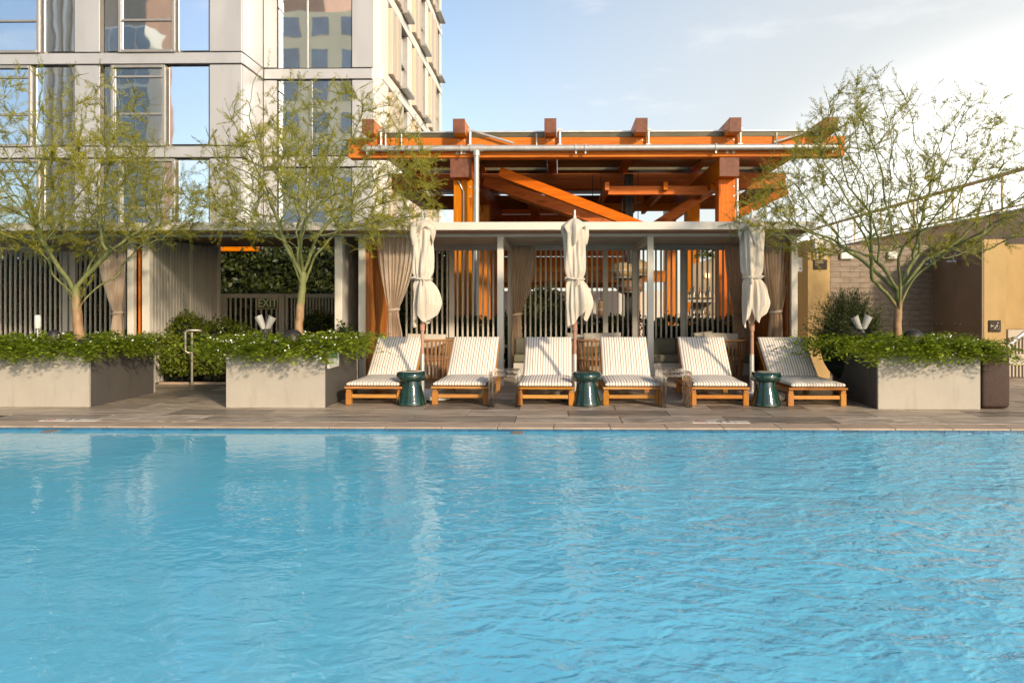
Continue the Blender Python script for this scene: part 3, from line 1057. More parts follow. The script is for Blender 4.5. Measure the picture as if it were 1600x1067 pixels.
# conduit run along the front
pz = wz(231, 15.7)
cp = thing('conduit_run', 'grey steel conduit pipe clamped along the pergola front beam', 'pipe', (0, 15.7, 0))
bm = nb()
tube(bm, [(wx(567, 15.7), 15.72, pz), (wx(1309, 15.7), 15.72, pz)], .062, 14)
obj('pipe', bm, MT['steel'], cp, True)
bm = nb()
xv = wx(744.5, 15.7)
tube(bm, [(xv, 15.72, pz - .06), (xv, 15.72, 0.05)], .055, 12)
obj('pipe', bm, MT['steel'], cp, True)
bm = nb()
tube(bm, [(xv + .0, 15.72, pz - .16), (xv, 15.72, pz - .055)], .075, 12)
tube(bm, [(xv - .13, 15.72, pz), (xv + .13, 15.72, pz)], .078, 12)
obj('tee_joint', bm, MT['steel'], cp, True)
for px in (573, 741 - 20, 900, 915, 1119, 1302):
    x = wx(px, 15.7)
    bm = nb()
    tube(bm, [(x - .018, 15.72, pz), (x + .018, 15.72, pz)], .082, 12)
    box(bm, x - .015, x + .015, 15.70, 15.74, pz - .125, pz - .07)
    obj('clamp', bm, MT['steel'], cp)
for i, x in enumerate(RXC):
    bm = nb()
    xx = x + (.19 if i < 3 else -.17 if i > 4 else .17)
    tube(bm, [(xx, 15.76, pz + .06), (xx, 15.76, RZ0 + .12)], .028, 8)
    tube(bm, [(xx, 15.76, RZ0 + .13), (xx + (.0 if i not in (1, 5) else (.9 if i == 1 else -.9)), 15.74, RZ0 + .17 if i not in (1, 5) else pz + .1)], .024, 8) if i in (1, 5) else None
    box(bm, xx - .05, xx + .05, 15.73, 15.80, pz + .05, pz + .085)
    box(bm, xx - .04, xx + .04, 15.72, 15.80, RZ0 + .10, RZ0 + .15)
    obj('stay', bm, MT['steel'], cp)
for px in (601, 626, 838, 1215):
    x = wx(px, 15.7)
    bm = nb()
    tube(bm, [(x, 15.78, pz + .05), (x, 15.78, RZ0 + .06)], .018, 8)
    obj('stay', bm, MT['steel'], cp)
bm = nb()
tube(bm, [(PX[0][0] + .12, 16.14, wz(281, 16)), (PX[0][0] + .23, 16.13, wz(298, 16)), (PX[0][0] + .23, 16.13, 0.1)], .016, 8)
obj('wire_conduit', bm, MT['steel'], cp)
bm = nb()
tube(bm, [(PX[1][1] + .03, 16.2, wz(278, 16)), (PX[1][1] + .03, 16.2, 0.1)], .03, 8)
obj('wire_conduit', bm, MT['steel'], cp)

# ================================================================== things glimpsed behind the screens
MT['garden_white'] = M('white_garden_wall', (.70, .67, .60), .8, 0, .08, .8, .1, 20)
o = obj('garden_wall', bx(-4.5, 7, 27.0, 27.3, 0, 1.72), MT['garden_white'])
tag(o, 'low white wall across the patio behind the slat screens', 'wall')
MT['stucco'] = M('ochre_stucco', (.41, .28, .12), .85, 0, .16, 2.2, .5, 60, .006, stretch=(1, 1, .45), detail=9)
MT['stucco_pale'] = M('beige_stucco', (.80, .60, .39), .85, 0, .12, .8, .4, 60, .006, stretch=(1, 1, .5), detail=9)
MT['bar_wall'] = M('bar_wall', (.30, .24, .165), .8, 0, .1, 1.5, .2, 50)
bar = thing('back_bar', 'beige wall with two bottle shelves behind the slat screen', 'bar', (wx(1095, 18.4), 18.4, 0))
bxa, bxb = wx(1083, 18.4), wx(1150, 18.4)
bm = nb()
vs = [(bxa, wz(413, 18.4)), (wx(1112, 18.4), wz(404, 18.4)), (bxb, wz(398, 18.4)), (bxb, 0), (bxa, 0)]
f0 = [bm.verts.new((x, 18.5, z)) for x, z in vs]
f1 = [bm.verts.new((x, 18.7, z)) for x, z in vs]
bm.faces.new(f0)
bm.faces.new(f1[::-1])
for i in range(5):
    bm.faces.new((f0[i], f0[(i + 1) % 5], f1[(i + 1) % 5], f1[i]))
obj('wall', bm, MT['bar_wall'], bar)
sh = []
for py in (468, 500):
    z = wz(py, 18.3)
    sh.append(z)
    obj('shelf', bx(wx(1071, 18.3), wx(1117, 18.3), 18.1, 18.49, z - .07, z, .005), MT['gate_paint'], bar)
obj('counter', bx(wx(1071, 18.3), wx(1117, 18.3), 18.15, 18.49, 0, sh[1] - .3), MT['gate_paint'], bar)
lm, lt, lb = new_mat('warm_bulb')
lb.inputs['Emission Color'].default_value = (1, .62, .25, 1)
lb.inputs['Emission Strength'].default_value = 1.6
bm = nb()
lathe(bm, [(.0, -.06), (.05, -.04), (.06, 0), (.045, .05), (0, .07)], 12, (wx(1106, 18.4), 18.46, wz(431, 18.4)))
obj('wall_lamp', bm, lm, bar, True)
rb = random.Random(11)
cols = [(.06, .02, .01), (.02, .05, .02), (.55, .45, .3), (.25, .1, .03), (.03, .03, .03), (.5, .48, .42), (.1, .07, .03)]
names = ['near black', 'green glass', 'pale straw', 'amber', 'black', 'clear', 'brown']
bms = [M('bottle_%d' % i, c, .15, 0, .1, 5, 0) for i, c in enumerate(cols)]
for lev, z in enumerate(sh):
    tops = ['upper', 'lower']
    ords = ['first', 'second', 'third', 'fourth', 'fifth', 'sixth', 'seventh', 'eighth', 'ninth']
    for k in range(9):
        x = wx(1073.5 + k * 5.0, 18.3)
        h = rb.uniform(.2, .33)
        r = rb.uniform(.03, .04)
        ci = rb.randrange(7)
        b0 = thing('bottle', '%s bottle, %s from the wide stile on the %s bar shelf' % (names[ci], ords[k], tops[lev]), 'bottle', (x, 18.28, z), 'bottles on the %s back bar shelf' % tops[lev])
        bm = nb()
        lathe(bm, [(0, .001), (r, .001), (r, h * .58), (r * .35, h * .74), (r * .35, h), (0, h)], 12, (x, 18.28, z))
        obj('body', bm, bms[ci], b0, True)
        bm = nb()
        lathe(bm, [(r * 1.02, h * .16), (r * 1.02, h * .46)], 12, (x, 18.28, z))
        obj('paper_label', bm, bms[rb.choice((2, 5))], b0, True)
# woven pendant lamps hung under the pergola
MT['woven_gold'] = M('woven_gold', (.34, .24, .11), .45, .35, .45, 18, .8, 35, .02)
MT['woven_brown'] = M('woven_brown', (.22, .12, .06), .7, 0, .4, 22, .8, 40, .02)
def pendant(px, py, Y, r, hgt, label, mat, chain_top=4.3):
    x, z = wx(px, Y), wz(py, Y)
    g = thing('pendant_lamp', label, 'pendant lamp', (x, Y, z))
    bm = nb()
    prof = []
    for i in range(13):
        a = PI * (.04 + .92 * i / 12)
        prof.append((r * math.sin(a) ** .8, -hgt / 2 * math.cos(a)))
    lathe(bm, prof, 20, (x, Y, z))
    for v in bm.verts:
        v.co.x += .03 * r * math.sin(v.co.z * 40)
    obj('shade', bm, MT[mat], g, True)
    bm = nb()
    zz = z + hgt / 2
    tube(bm, [(x, Y, zz - .02), (x, Y, chain_top)], .009, 6)
    obj('cord', bm, MT['black'], g)
    bm = nb()
    for q in (-.35, 0, .35):
        ring = [(x + r * math.sqrt(max(.05, 1 - (2 * q) ** 2 * .8)) * math.cos(a), Y + r * math.sqrt(max(.05, 1 - (2 * q) ** 2 * .8)) * math.sin(a), z + q * hgt) for a in np.linspace(0, 2 * PI, 21)]
        tube(bm, ring, .012, 5, False)
    obj('hoop', bm, MT['steel'], g)
pendant(972, 424, 17.3, .26, .42, 'big gold woven lamp seen through the middle screen, nearer its wide stile', 'woven_gold')
pendant(997, 420, 17.6, .26, .42, 'big gold woven lamp beside the post between middle and bottle bays', 'woven_gold')
pendant(984, 447, 17.9, .34, .40, 'largest dark woven lamp hanging below the two gold lamps', 'woven_brown')
pendant(926, 496, 18, .11, .2, 'small brown woven lamp low beside the middle parasol', 'woven_brown')
pendant(939, 484, 18.3, .10, .5, 'slim brown woven lamp hanging near the wide stile of the middle screen', 'woven_brown')
pendant(984, 502, 18.1, .12, .24, 'small brown woven lamp hanging below the lamp cluster', 'woven_brown')
# ================================================================== sun loungers
def stripe_mat():
    m, t, b = new_mat('striped_outdoor_cloth')
    tcn = nd(t, 'ShaderNodeTexCoord')
    sep = nd(t, 'ShaderNodeSeparateXYZ')
    t.links.new(tcn.outputs['Object'], sep.inputs[0])
    def fr(period, off=0.0):
        a = nd(t, 'ShaderNodeMath', operation='MULTIPLY_ADD')
        a.inputs[1].default_value = 1 / period
        a.inputs[2].default_value = off + 40
        t.links.new(sep.outputs['X'], a.inputs[0])
        f = nd(t, 'ShaderNodeMath', operation='FRACT')
        t.links.new(a.outputs[0], f.inputs[0])
        return f.outputs[0]
    def less(s, v):
        n = nd(t, 'ShaderNodeMath', operation='LESS_THAN')
        n.inputs[1].default_value = v
        t.links.new(s, n.inputs[0])
        return n.outputs[0]
    c = mixcol(t, less(fr(.074), .17), (.82, .775, .70), (.36, .25, .185))
    c = mixcol(t, less(fr(.074, .5), .17), c, (.43, .385, .34))
    v = coords(t)
    c = mixcol(t, noise(t, v, 5, 3), c, mixcol(t, .14, c, (.3, .25, .2)))
    t.links.new(c, b.inputs['Base Color'])
    b.inputs['Roughness'].default_value = .9
    b.inputs['Specular IOR Level'].default_value = .1
    bump(t, b, noise(t, v, 9, 3), .25, .012)
    return m
MT['stripe'] = stripe_mat()
LA = R(40)
def make_lounger(label):
    g = thing('sun_lounger', label, 'sun lounger', (0, 0, 0), 'striped loungers in a row along the pool')
    for sx in (-1, 1):
        for y in (.03, 1.42):
            obj('leg', bx(sx * .335 - .037, sx * .335 + .037, y, y + .075, 0, .168, .006), MT['teak_z'], g)
        obj('side_rail', bx(sx * .335 - .03, sx * .335 + .03, .031, 1.93, .169, .213, .005), MT['teak_y'], g)
    obj('end_rail', bx(-.375, .375, -.015, .06, .2135, .24, .005), MT['teak_x'], g)
    obj('apron', bx(-.297, .297, .045, .075, .088, .135, .004), MT['teak_x'], g)
    obj('apron', bx(-.297, .297, 1.44, 1.47, .088, .135, .004), MT['teak_x'], g)
    for k in range(8):
        y = .075 + k * .115
        obj('slat', bx(-.304, .304, y, y + .085, .2135, .232, .004), MT['teak_x'], g)
    M_ = Matrix.Translation((0, 1.02, .235)) @ Matrix.Rotation(LA, 4, 'X')
    bm = nb()
    box(bm, -.35, -.29, .01, .78, -.02, .02, .004)
    box(bm, .29, .35, .01, .78, -.02, .02, .004)
    box(bm, -.289, .289, .70, .775, -.018, .018, .004)
    bmesh.ops.transform(bm, matrix=M_, verts=bm.verts)
    obj('backrest_frame', bm, MT['teak_y'], g)
    for k in range(5):
        bm = bx(-.289, .289, .05 + k * .13, .14 + k * .13, -.01, .01, .003)
        bmesh.ops.transform(bm, matrix=M_, verts=bm.verts)
        obj('slat', bm, MT['teak_x'], g)
    bm = nb()
    for sx in (-1, 1):
        beam(bm, (sx * .25, 1.45, .2), (sx * .25, 1.36, .2 + .34 * math.tan(LA) - .02), .03, .03)
    obj('prop', bm, MT['teak_z'], g)
    bm = puff(.685, 1.06, .075, .05, .010, 3)
    bmesh.ops.transform(bm, matrix=Matrix.Translation((0, .515, .236)), verts=bm.verts)
    obj('seat_cushion', bm, MT['stripe'], g, True)
    bm = puff(.68, .80, .080, .05, .012, 5)
    bmesh.ops.transform(bm, matrix=Matrix.Translation((0, 1.02, .245)) @ Matrix.Rotation(LA, 4, 'X') @ Matrix.Translation((0, .395, .022)), verts=bm.verts)
    obj('back_cushion', bm, MT['stripe'], g, True)
    return g
LX = [(-2.40, -.9), (-1.285, -1.6), (-.18, -.7), (.935, -.4), (2.06, -1.4), (3.29, .8)]
words_ = ['striped teak lounger beside the planter that carries the framed poster',
          'striped teak lounger second along from the poster planter',
          'striped teak lounger third along from the poster planter, below the middle parasol',
          'striped teak lounger fourth along from the poster planter',
          'striped teak lounger with a green stool on one side, an acrylic table on the other, before the shower-side curtains',
          'striped teak lounger at the row end, beside the planter before the dark shower wall']
words_[4] = 'striped teak lounger behind the depth marker tiles, second from the shower-side end of the row'
lo = make_lounger(words_[0])
for i, (x, rz) in enumerate(LX):
    if i == 0:
        lo.location = (x, 9.86, 0)
        lo.rotation_euler = (0, 0, R(rz))
    else:
        dup(lo, (x, 9.86 + (.03, -.02, .0, .02, -.03)[i - 1], 0), R(rz), words_[i])

# ================================================================== glazed stools
m_, t_, b_ = new_mat('green_glaze')
v_ = coords(t_)
c_ = ramp(t_, noise(t_, v_, 6, 5, .6), [(.3, (.003, .018, .014)), (.6, (.006, .036, .028)), (.8, (.014, .065, .048))])
t_.links.new(c_, b_.inputs['Base Color'])
b_.inputs['Roughness'].default_value = .06
b_.inputs['Coat Weight'].default_value = .6
b_.inputs['Coat Roughness'].default_value = .03
bump(t_, b_, noise(t_, v_, 11, 3), .12, .01)
MT['glaze'] = m_
def make_stool(label):
    g = thing('garden_stool', label, 'stool', (0, 0, 0), 'green glazed stools among the loungers')
    bm = nb()
    lathe(bm, [(0, .30), (.10, .302), (.12, .31), (.165, .315), (.188, .335), (.195, .365), (.193, .395), (.183, .420), (.165, .432), (.135, .436), (.11, .430), (0, .425)], 48)
    obj('seat', bm, MT['glaze'], g, True)
    bm = nb()
    lathe(bm, [(0, .004), (.182, .004), (.19, .01), (.19, .022), (.182, .05), (.165, .11), (.146, .18), (.130, .24), (.120, .285), (.116, .312), (0, .313)], 24)
    for v in bm.verts:
        a = math.atan2(v.co.y, v.co.x)
        k = 1 + .012 * math.cos(12 * a)
        v.co.x *= k
        v.co.y *= k
    obj('base', bm, MT['glaze'], g, True)
    return g
ST = [(643, 'green glazed stool between the first and second loungers from the poster planter'),
      (916.5, 'green glazed stool between the third and fourth loungers, before the middle parasol'),
      (1196.5, 'green glazed stool between the last two loungers, nearest the shower wall')]
s_ = make_stool(ST[0][1])
for i, (px, lab) in enumerate(ST):
    loc = (wx(px, 9.93), 9.93, 0)
    if i == 0:
        s_.location = loc
    else:
        dup(s_, loc, R(40 * i), lab)

# ================================================================== clear acrylic nesting tables
m_, t_, b_ = new_mat('clear_acrylic')
b_.inputs['Base Color'].default_value = (.98, .98, .96, 1)
b_.inputs['Transmission Weight'].default_value = 1
b_.inputs['Roughness'].default_value = .03
b_.inputs['IOR'].default_value = 1.49
tp = nd(t_, 'ShaderNodeBsdfTransparent')
tp.inputs['Color'].default_value = (.97, .97, .95, 1)
mx_ = nd(t_, 'ShaderNodeMixShader')
mx_.inputs['Fac'].default_value = .3
t_.links.new(b_.outputs['BSDF'], mx_.inputs[1])
t_.links.new(tp.outputs['BSDF'], mx_.inputs[2])
t_.links.new(mx_.outputs['Shader'], t_.nodes['Material Output'].inputs['Surface'])
MT['acrylic'] = m_
def acrylic(label, x, y, w, d, h, rz):
    """one bent sheet: two sides and a top with rounded bends"""
    t = .018
    def path(o):
        r = .045 - o
        hw, hh = w / 2 - o, h - o
        p = [(-hw, 0)]
        for k in range(7):
            a = PI - k * PI / 12
            p.append((-hw + r + r * math.cos(a), hh - r + r * math.sin(a)))
        for k in range(7):
            a = PI / 2 - k * PI / 12
            p.append((hw - r + r * math.cos(a), hh - r + r * math.sin(a)))
        p.append((hw, 0))
        return p
    po, pi_ = path(0), path(t)
    bm = nb()
    ring = []
    for yy in (-d / 2, d / 2):
        ring.append(([bm.verts.new((px, yy, pz)) for px, pz in po], [bm.verts.new((px, yy, pz)) for px, pz in pi_]))
    n = len(po)
    for i in range(n - 1):
        bm.faces.new((ring[0][0][i], ring[0][0][i + 1], ring[1][0][i + 1], ring[1][0][i]))
        bm.faces.new((ring[0][1][i], ring[0][1][i + 1], ring[1][1][i + 1], ring[1][1][i]))
        for q in (0, 1):
            bm.faces.new((ring[q][0][i], ring[q][0][i + 1], ring[q][1][i + 1], ring[q][1][i]))
    for i in (0, n - 1):
        bm.faces.new((ring[0][0][i], ring[1][0][i], ring[1][1][i], ring[0][1][i]))
    bmesh.ops.transform(bm, matrix=Matrix.Translation((x, y, 0)) @ Matrix.Rotation(R(rz), 4, 'Z'), verts=bm.verts)
    o = obj('acrylic_table', bm, MT['acrylic'], None, True)
    tag(o, label, 'side table', 'clear acrylic nesting tables')
    return o
for px, a, b_ in ((789, 'outer clear acrylic nesting table between the second and third loungers', 'inner clear acrylic table nested between the second and third loungers'),
                  (1053, 'outer clear acrylic nesting table between the fourth and fifth loungers', 'inner clear acrylic table nested between the fourth and fifth loungers')):
    x = wx(px, 9.85)
    acrylic(a, x, 9.90, .40, .38, .46, -1 if px < 900 else 4)
    acrylic(b_, x + .01, 9.86, .32, .36, .405, -1 if px < 900 else 4)

# ================================================================== closed parasols
MT['canvas'] = cloth_mat('off_white_canvas', (.70, .63, .53), .22, .9, 1.0, .75)
MT['canvas'].node_tree.nodes['Principled BSDF'].inputs['Roughness'].default_value = .9
MT['pole_wood'] = wood('pinkish_pole_wood', (.34, .17, .11), (.44, .25, .17), (.52, .31, .22), 'z', .45, 2, knots=False)
def make_parasol(px, seed, label, waist_py, lean=0.0):
    Y = 10.5
    x0 = wx(px, Y)
    rnd = random.Random(seed)
    g = thing('closed_parasol', label, 'parasol', (x0, Y, 0), 'closed off-white parasols')
    zt, zw, zb = wz(345, Y), wz(waist_py, Y), wz(513, Y)
    nu, nv = 144, 64
    ph = rnd.random() * 6
    p2, p3 = rnd.random() * 6, rnd.random() * 6
    bulge = (-.25, -.35, .0)[seed - 1]
    fph = [rnd.uniform(-.5, .5) for _ in range(4)]
    Pm = np.zeros((nv, nu, 3))
    tw = (zt - zw) / (zt - zb)
    for j in range(nv):
        s = j / (nv - 1)
        for i in range(nu):
            a = 2 * PI * i / nu
            # pleats wander from top to bottom
            tz0 = s
            aa = a + .35 * math.sin(tz0 * 3 + p2) + .18 * math.sin(2 * a + p3)
            lobe = abs(math.cos(1.5 * aa + ph))
            hem = zb + .25 * (1 - lobe ** .8) + .10 * (.5 + .5 * math.cos(a - bulge))
            z = zt + (hem - zt) * s
            tz = (zt - z) / (zt - zb)
            if tz < .10:
                r = .02 + .115 * (tz / .10)
            elif tz < tw:
                q = (tz - .10) / (tw - .10)
                r = .135 - .012 * q
            else:
                q = (tz - tw) / (1 - tw)
                r = .118 + .040 * math.sin(min(1, q * 1.5) * PI / 2) - .050 * max(0, q - .5) / .5
            d = abs(tz - tw)
            r -= .022 * math.exp(-(d / .04) ** 2)
            f1 = math.sin(5 * aa + ph) + .55 * math.sin(9 * aa + p3 + tz * 3) + .35 * math.sin(13 * a + p2 - tz * 4)
            f1 = math.copysign(abs(f1) ** .75, f1)
            amp = (.20 if tz < tw else .22) * min(1, tz / .12) * (1 - .35 * math.exp(-(d / .05) ** 2))
            r *= 1 + amp * f1 * .95
            if tz > tw:
                q = (tz - tw) / (1 - tw)
                r *= 1 + .34 * math.cos(a - bulge) * math.sin(min(1, q * 1.1) * PI)
            r = max(.028, r)
            Pm[j, i] = (x0 + r * math.cos(a) + lean * tz, Y + r * math.sin(a) * .95, z)
    o = link('canopy', grid_mesh('canopy', Pm, True), MT['canvas'], g)
    BASE[o.name] = (0, 0, 0)
    # double-roof vent flaps drooping over the shoulders in long points
    nv2, nu2 = 20, 120
    Pm = np.zeros((nv2, nu2, 3))
    zt2 = zt + .035
    turn = (.9, .2, -.35)[seed - 1]
    for j in range(nv2):
        s = j / (nv2 - 1)
        for i in range(nu2):
            a = 2 * PI * i / nu2
            lobes = abs(math.cos(1.5 * (a + PI / 2) + turn))
            L = .03 + .25 * lobes ** 2.2
            e = min(1, s / .45)
            r = .018 + .150 * e ** .85
            zc = -.105 * e ** 1.2
            q = max(0, s - .45) / .55
            r += .016 * math.sin(q * PI) - .02 * q
            r *= 1 + .10 * e * math.sin(7 * a + p2) + .07 * e * math.sin(4 * a + p3)
            Pm[j, i] = (x0 + r * math.cos(a), Y + r * math.sin(a), zt2 + zc - L * q)
    o = link('vent_flap', grid_mesh('vent_flap', Pm, True), MT['canvas'], g)
    BASE[o.name] = (0, 0, 0)
    bm = nb()
    pts = [(x0 + (.122 + .01 * math.cos(6 * a)) * math.cos(a), Y + (.118 + .01 * math.cos(6 * a)) * math.sin(a), zw + .006 * math.sin(2 * a)) for a in np.linspace(0, 2 * PI, 33)]
    tube(bm, pts, .013, 6, False)
    sx = -1 if seed == 3 else 1
    tube(bm, [(x0 + sx * .02, Y - .125, zw), (x0 + sx * .05, Y - .15, zw - .03), (x0 + sx * .04, Y - .16, zw - .09)], .012, 6)
    tube(bm, [(x0 - sx * .03, Y - .125, zw), (x0 - sx * .09, Y - .13, zw + .02), (x0 - sx * .13, Y - .12, zw + .01)], .012, 6)
    obj('tie_strap', bm, MT['canvas'], g, True)
    bm = nb()
    lathe(bm, [(.0, .12), (.012, .115), (.016, .08), (.012, .05), (.022, .03), (.022, -.02), (0, -.02)], 12, (x0, Y, zt + .03))
    obj('finial', bm, MT['white_metal'], g, True)
    bm = nb()
    lathe(bm, [(0, .55), (.024, .55), (.024, 1.0), (.024, zt), (0, zt)], 16, (x0, Y, 0))
    lathe(bm, [(.024, 0), (.034, .0), (.034, .09), (.024, .09)], 16, (x0, Y, zb - .03))
    obj('pole', bm, MT['pole_wood'], g, True)
    bm = nb()
    lathe(bm, [(0, .10), (.029, .10), (.029, .62), (0, .62)], 16, (x0, Y, 0))
    obj('base_tube', bm, MT['steel'], g, True)
    bm = nb()
    ox = .12
    lathe(bm, [(0, .012), (.31, .012), (.325, .03), (.325, .09), (.30, .112), (.06, .118), (0, .118)], 40, (x0 + ox, Y + .02, 0))
    obj('base', bm, MT['white_metal'], g, True)
    for k in range(3):
        a = -PI / 2 + (k - 1) * 1.2
        bm = bx(x0 + ox + .29 * math.cos(a) - .03, x0 + ox + .29 * math.cos(a) + .03, Y + .02 + .29 * math.sin(a) - .03, Y + .02 + .29 * math.sin(a) + .03, 0, .06, .006)
        obj('castor', bm, MT['black'], g)
    return g
make_parasol(660, 1, 'closed off-white parasol in front of the tied sheer curtain near the EXIT gate', 436)
make_parasol(898, 2, 'closed off-white parasol before the middle of the cabana, flared below its tie', 436, .01)
make_parasol(1175, 3, 'closed off-white parasol with a knotted tie, before the shower-side curtains', 434)

# ================================================================== curtains
MT['curtain'] = cloth_mat('sand_curtain', (.84, .74, .62), .6, .9, 1.0)
MT['sheer'] = cloth_mat('sheer_curtain', (.88, .79, .69), .6, .9, .80)
def curtain(label, Y, pxs_top, px_tie, py_tie, pxs_bot, py_top, seed, mat, folds=9, w_tie=.16, zb=.04):
    rnd = random.Random(seed)
    x0, x1 = wx(pxs_top[0], Y), wx(pxs_top[1], Y)
    xt = wx(px_tie, Y)
    zt, zk = wz(py_top, Y, xt), wz(py_tie, Y, xt)
    bx0, bx1 = wx(pxs_bot[0], Y), wx(pxs_bot[1], Y)
    nu, nv = folds * 14, 56
    Pm = np.zeros((nv, nu, 3))
    ph = [rnd.uniform(-.9, .9) for _ in range(folds + 2)]
    for j in range(nv):
        s = j / (nv - 1)
        z = zt + (zb - zt) * s
        if z > zk:
            q = (zt - z) / (zt - zk)
            e = q ** 1.9
            a, b_ = x0 + (xt - w_tie / 2 - x0) * e, x1 + (xt + w_tie / 2 - x1) * e
            amp = .028 + .035 * q
        else:
            q = min(1, (zk - z) / .45)
            q = q * q * (3 - 2 * q)
            a = xt - w_tie / 2 + (bx0 - (xt - w_tie / 2)) * q
            b_ = xt + w_tie / 2 + (bx1 - (xt + w_tie / 2)) * q
            amp = .063 - .012 * q
        amp *= 1 - .45 * math.exp(-((z - zk) / .05) ** 2)
        for i in range(nu):
            u = i / (nu - 1)
            w = u * folds
            k = int(w)
            f = math.sin(2 * PI * w + ph[k] * .7 + .5 * math.sin(z * 2 + k))
            yy = Y + amp * f * (1 + .35 * ph[k])
            xx = a + (b_ - a) * (u + .012 * math.sin(4 * PI * w + ph[k]))
            Pm[j, i] = (xx, yy, z)
    g = thing('curtain', label, 'curtain', (xt, Y, 0), 'tied back cabana curtains')
    o = link('drape', grid_mesh('drape', Pm), mat, g)
    BASE[o.name] = (0, 0, 0)
    bm = nb()
    pts = [(xt + (w_tie / 2 + .012) * math.cos(a), Y + .055 * math.sin(a), zk + .012 * math.cos(a)) for a in np.linspace(0, 2 * PI, 25)]
    for dz in (-.008, .008):
        tube(bm, [(p[0], p[1], p[2] + dz) for p in pts], .014, 6, False)
    obj('tieback', bm, mat, g, True)
    bm = nb()
    tube(bm, [(min(x0, x1) - .02, Y, zt + .012), (max(x0, x1) + .02, Y, zt + .012)], .010, 6)
    obj('track', bm, MT['steel'], g)
    return g
YCF, YCB = 12.30, 14.52
curtain('sheer curtain tied back at the cabana post beside the ivy screen', YCF, (152, 199), 184, 489, (171, 193), 366, 1, MT['sheer'], 8, .15)
curtain('tied curtain behind the parasol nearest the EXIT gate, lit by the sun', YCF, (588, 652), 615, 484, (604, 629), 367, 2, MT['sheer'], 9, .16)
curtain('tied curtain hanging at the rear post between the first and middle bays', YCB, (800, 838), 808, 491, (799, 815), 384, 3, MT['curtain'], 7, .15)
curtain('tied curtain hanging at the rear corner behind the parasol with the knotted tie', YCB, (1132, 1166), 1153, 488, (1146, 1176), 383, 4, MT['curtain'], 7, .15)
curtain('tied curtain at the cabana post nearest the dark shower wall', YCF, (1188, 1236), 1212, 487, (1200, 1222), 367, 5, MT['curtain'], 9, .17)

# ================================================================== cabana seating
MT['cushion'] = cloth_mat('oatmeal_cushion', (.56, .51, .43), .05)
MT['olive_cloth'] = cloth_mat('olive_upholstery', (.205, .20, .145), .03)
def make_chair(label):
    g = thing('slatted_tub_chair', label, 'armchair', (0, 0, 0), 'curved slat tub chairs in the cabana')
    a0, a1 = R(165), R(375)
    n = 23
    s0 = None
    for k in range(n):
        a = a0 + (a1 - a0) * k / (n - 1)
        x0, y0, x1, y1 = .36 * math.cos(a), .36 * math.sin(a), .43 * math.cos(a), .43 * math.sin(a)
        bm = nb()
        beam(bm, (x0, y0, .06), (x1, y1, .69), .034, .014, (math.cos(a), math.sin(a), 0), .003)
        obj('slat', bm, MT['weave_wood'], g)
    for r, z, rr in ((.436, .70, .02), (.365, .06, .018), (.40, .38, .011)):
        bm = nb()
        tube(bm, [(r * math.cos(a), r * math.sin(a), z) for a in np.linspace(a0 - .05, a1 + .05, 30)], rr, 8)
        obj('hoop', bm, MT['weave_wood'], g, True)
    bm = nb()
    lathe(bm, [(0, .28), (.34, .28), (.355, .30), (.355, .38), (.33, .405), (0, .41)], 32)
    obj('seat_cushion', bm, MT['cushion'], g, True)
    for a in (.6, 2.5, 3.9, 5.5):
        bm = nb()
        tube(bm, [(.33 * math.cos(a), .33 * math.sin(a), 0), (.34 * math.cos(a), .34 * math.sin(a), .28)], .02, 8)
        obj('leg', bm, MT['weave_wood'], g)
    return g
CH = [(668, 12.95, 'slatted tub chair showing between the first two loungers and the parasol pole'),
      (933, 12.95, 'slatted tub chair showing behind the fourth lounger by the middle parasol'),
      (1124, 12.95, 'slatted tub chair showing behind the fifth lounger')]
c0 = make_chair(CH[0][2])
for i, (px, y, lab) in enumerate(CH):
    loc = (wx(px, y), y, 0)
    if i == 0:
        c0.location = loc
    else:
        dup(c0, loc, R((0, 14, -10)[i]), lab)
def pillow(px, py, Y, w, h, rz, label, mat='cushion', tilt=12):
    bm = puff(w, h, .13, .10, .035, int(px))
    x, z = wx(px, Y), wz(py, Y)
    bmesh.ops.transform(bm, matrix=Matrix.Translation((x, Y, z)) @ Matrix.Rotation(R(rz), 4, 'Y') @ Matrix.Rotation(R(90 - tilt), 4, 'X') @ Matrix.Translation((0, 0, -.065)), verts=bm.verts)
    o = obj('pillow', bm, MT[mat], None, True)
    tag(o, label, 'pillow', 'pale pillows in the cabana')
pillow(666, 533, 13.05, .66, .24, 1, 'long pale pillow on the tub chair by the parasol nearest the EXIT gate')
pillow(941, 531, 13.1, .64, .24, -1, 'long pale pillow on the tub chair behind the fourth lounger')
pillow(899, 535, 13.3, .36, .30, 8, 'small tilted pale pillow behind the middle parasol pole')
pillow(1126, 532, 13.05, .58, .26, 2, 'long pale pillow on the tub chair behind the fifth lounger')
pillow(1100, 532, 13.25, .32, .30, -6, 'small tilted pale pillow behind the top of the fifth lounger')
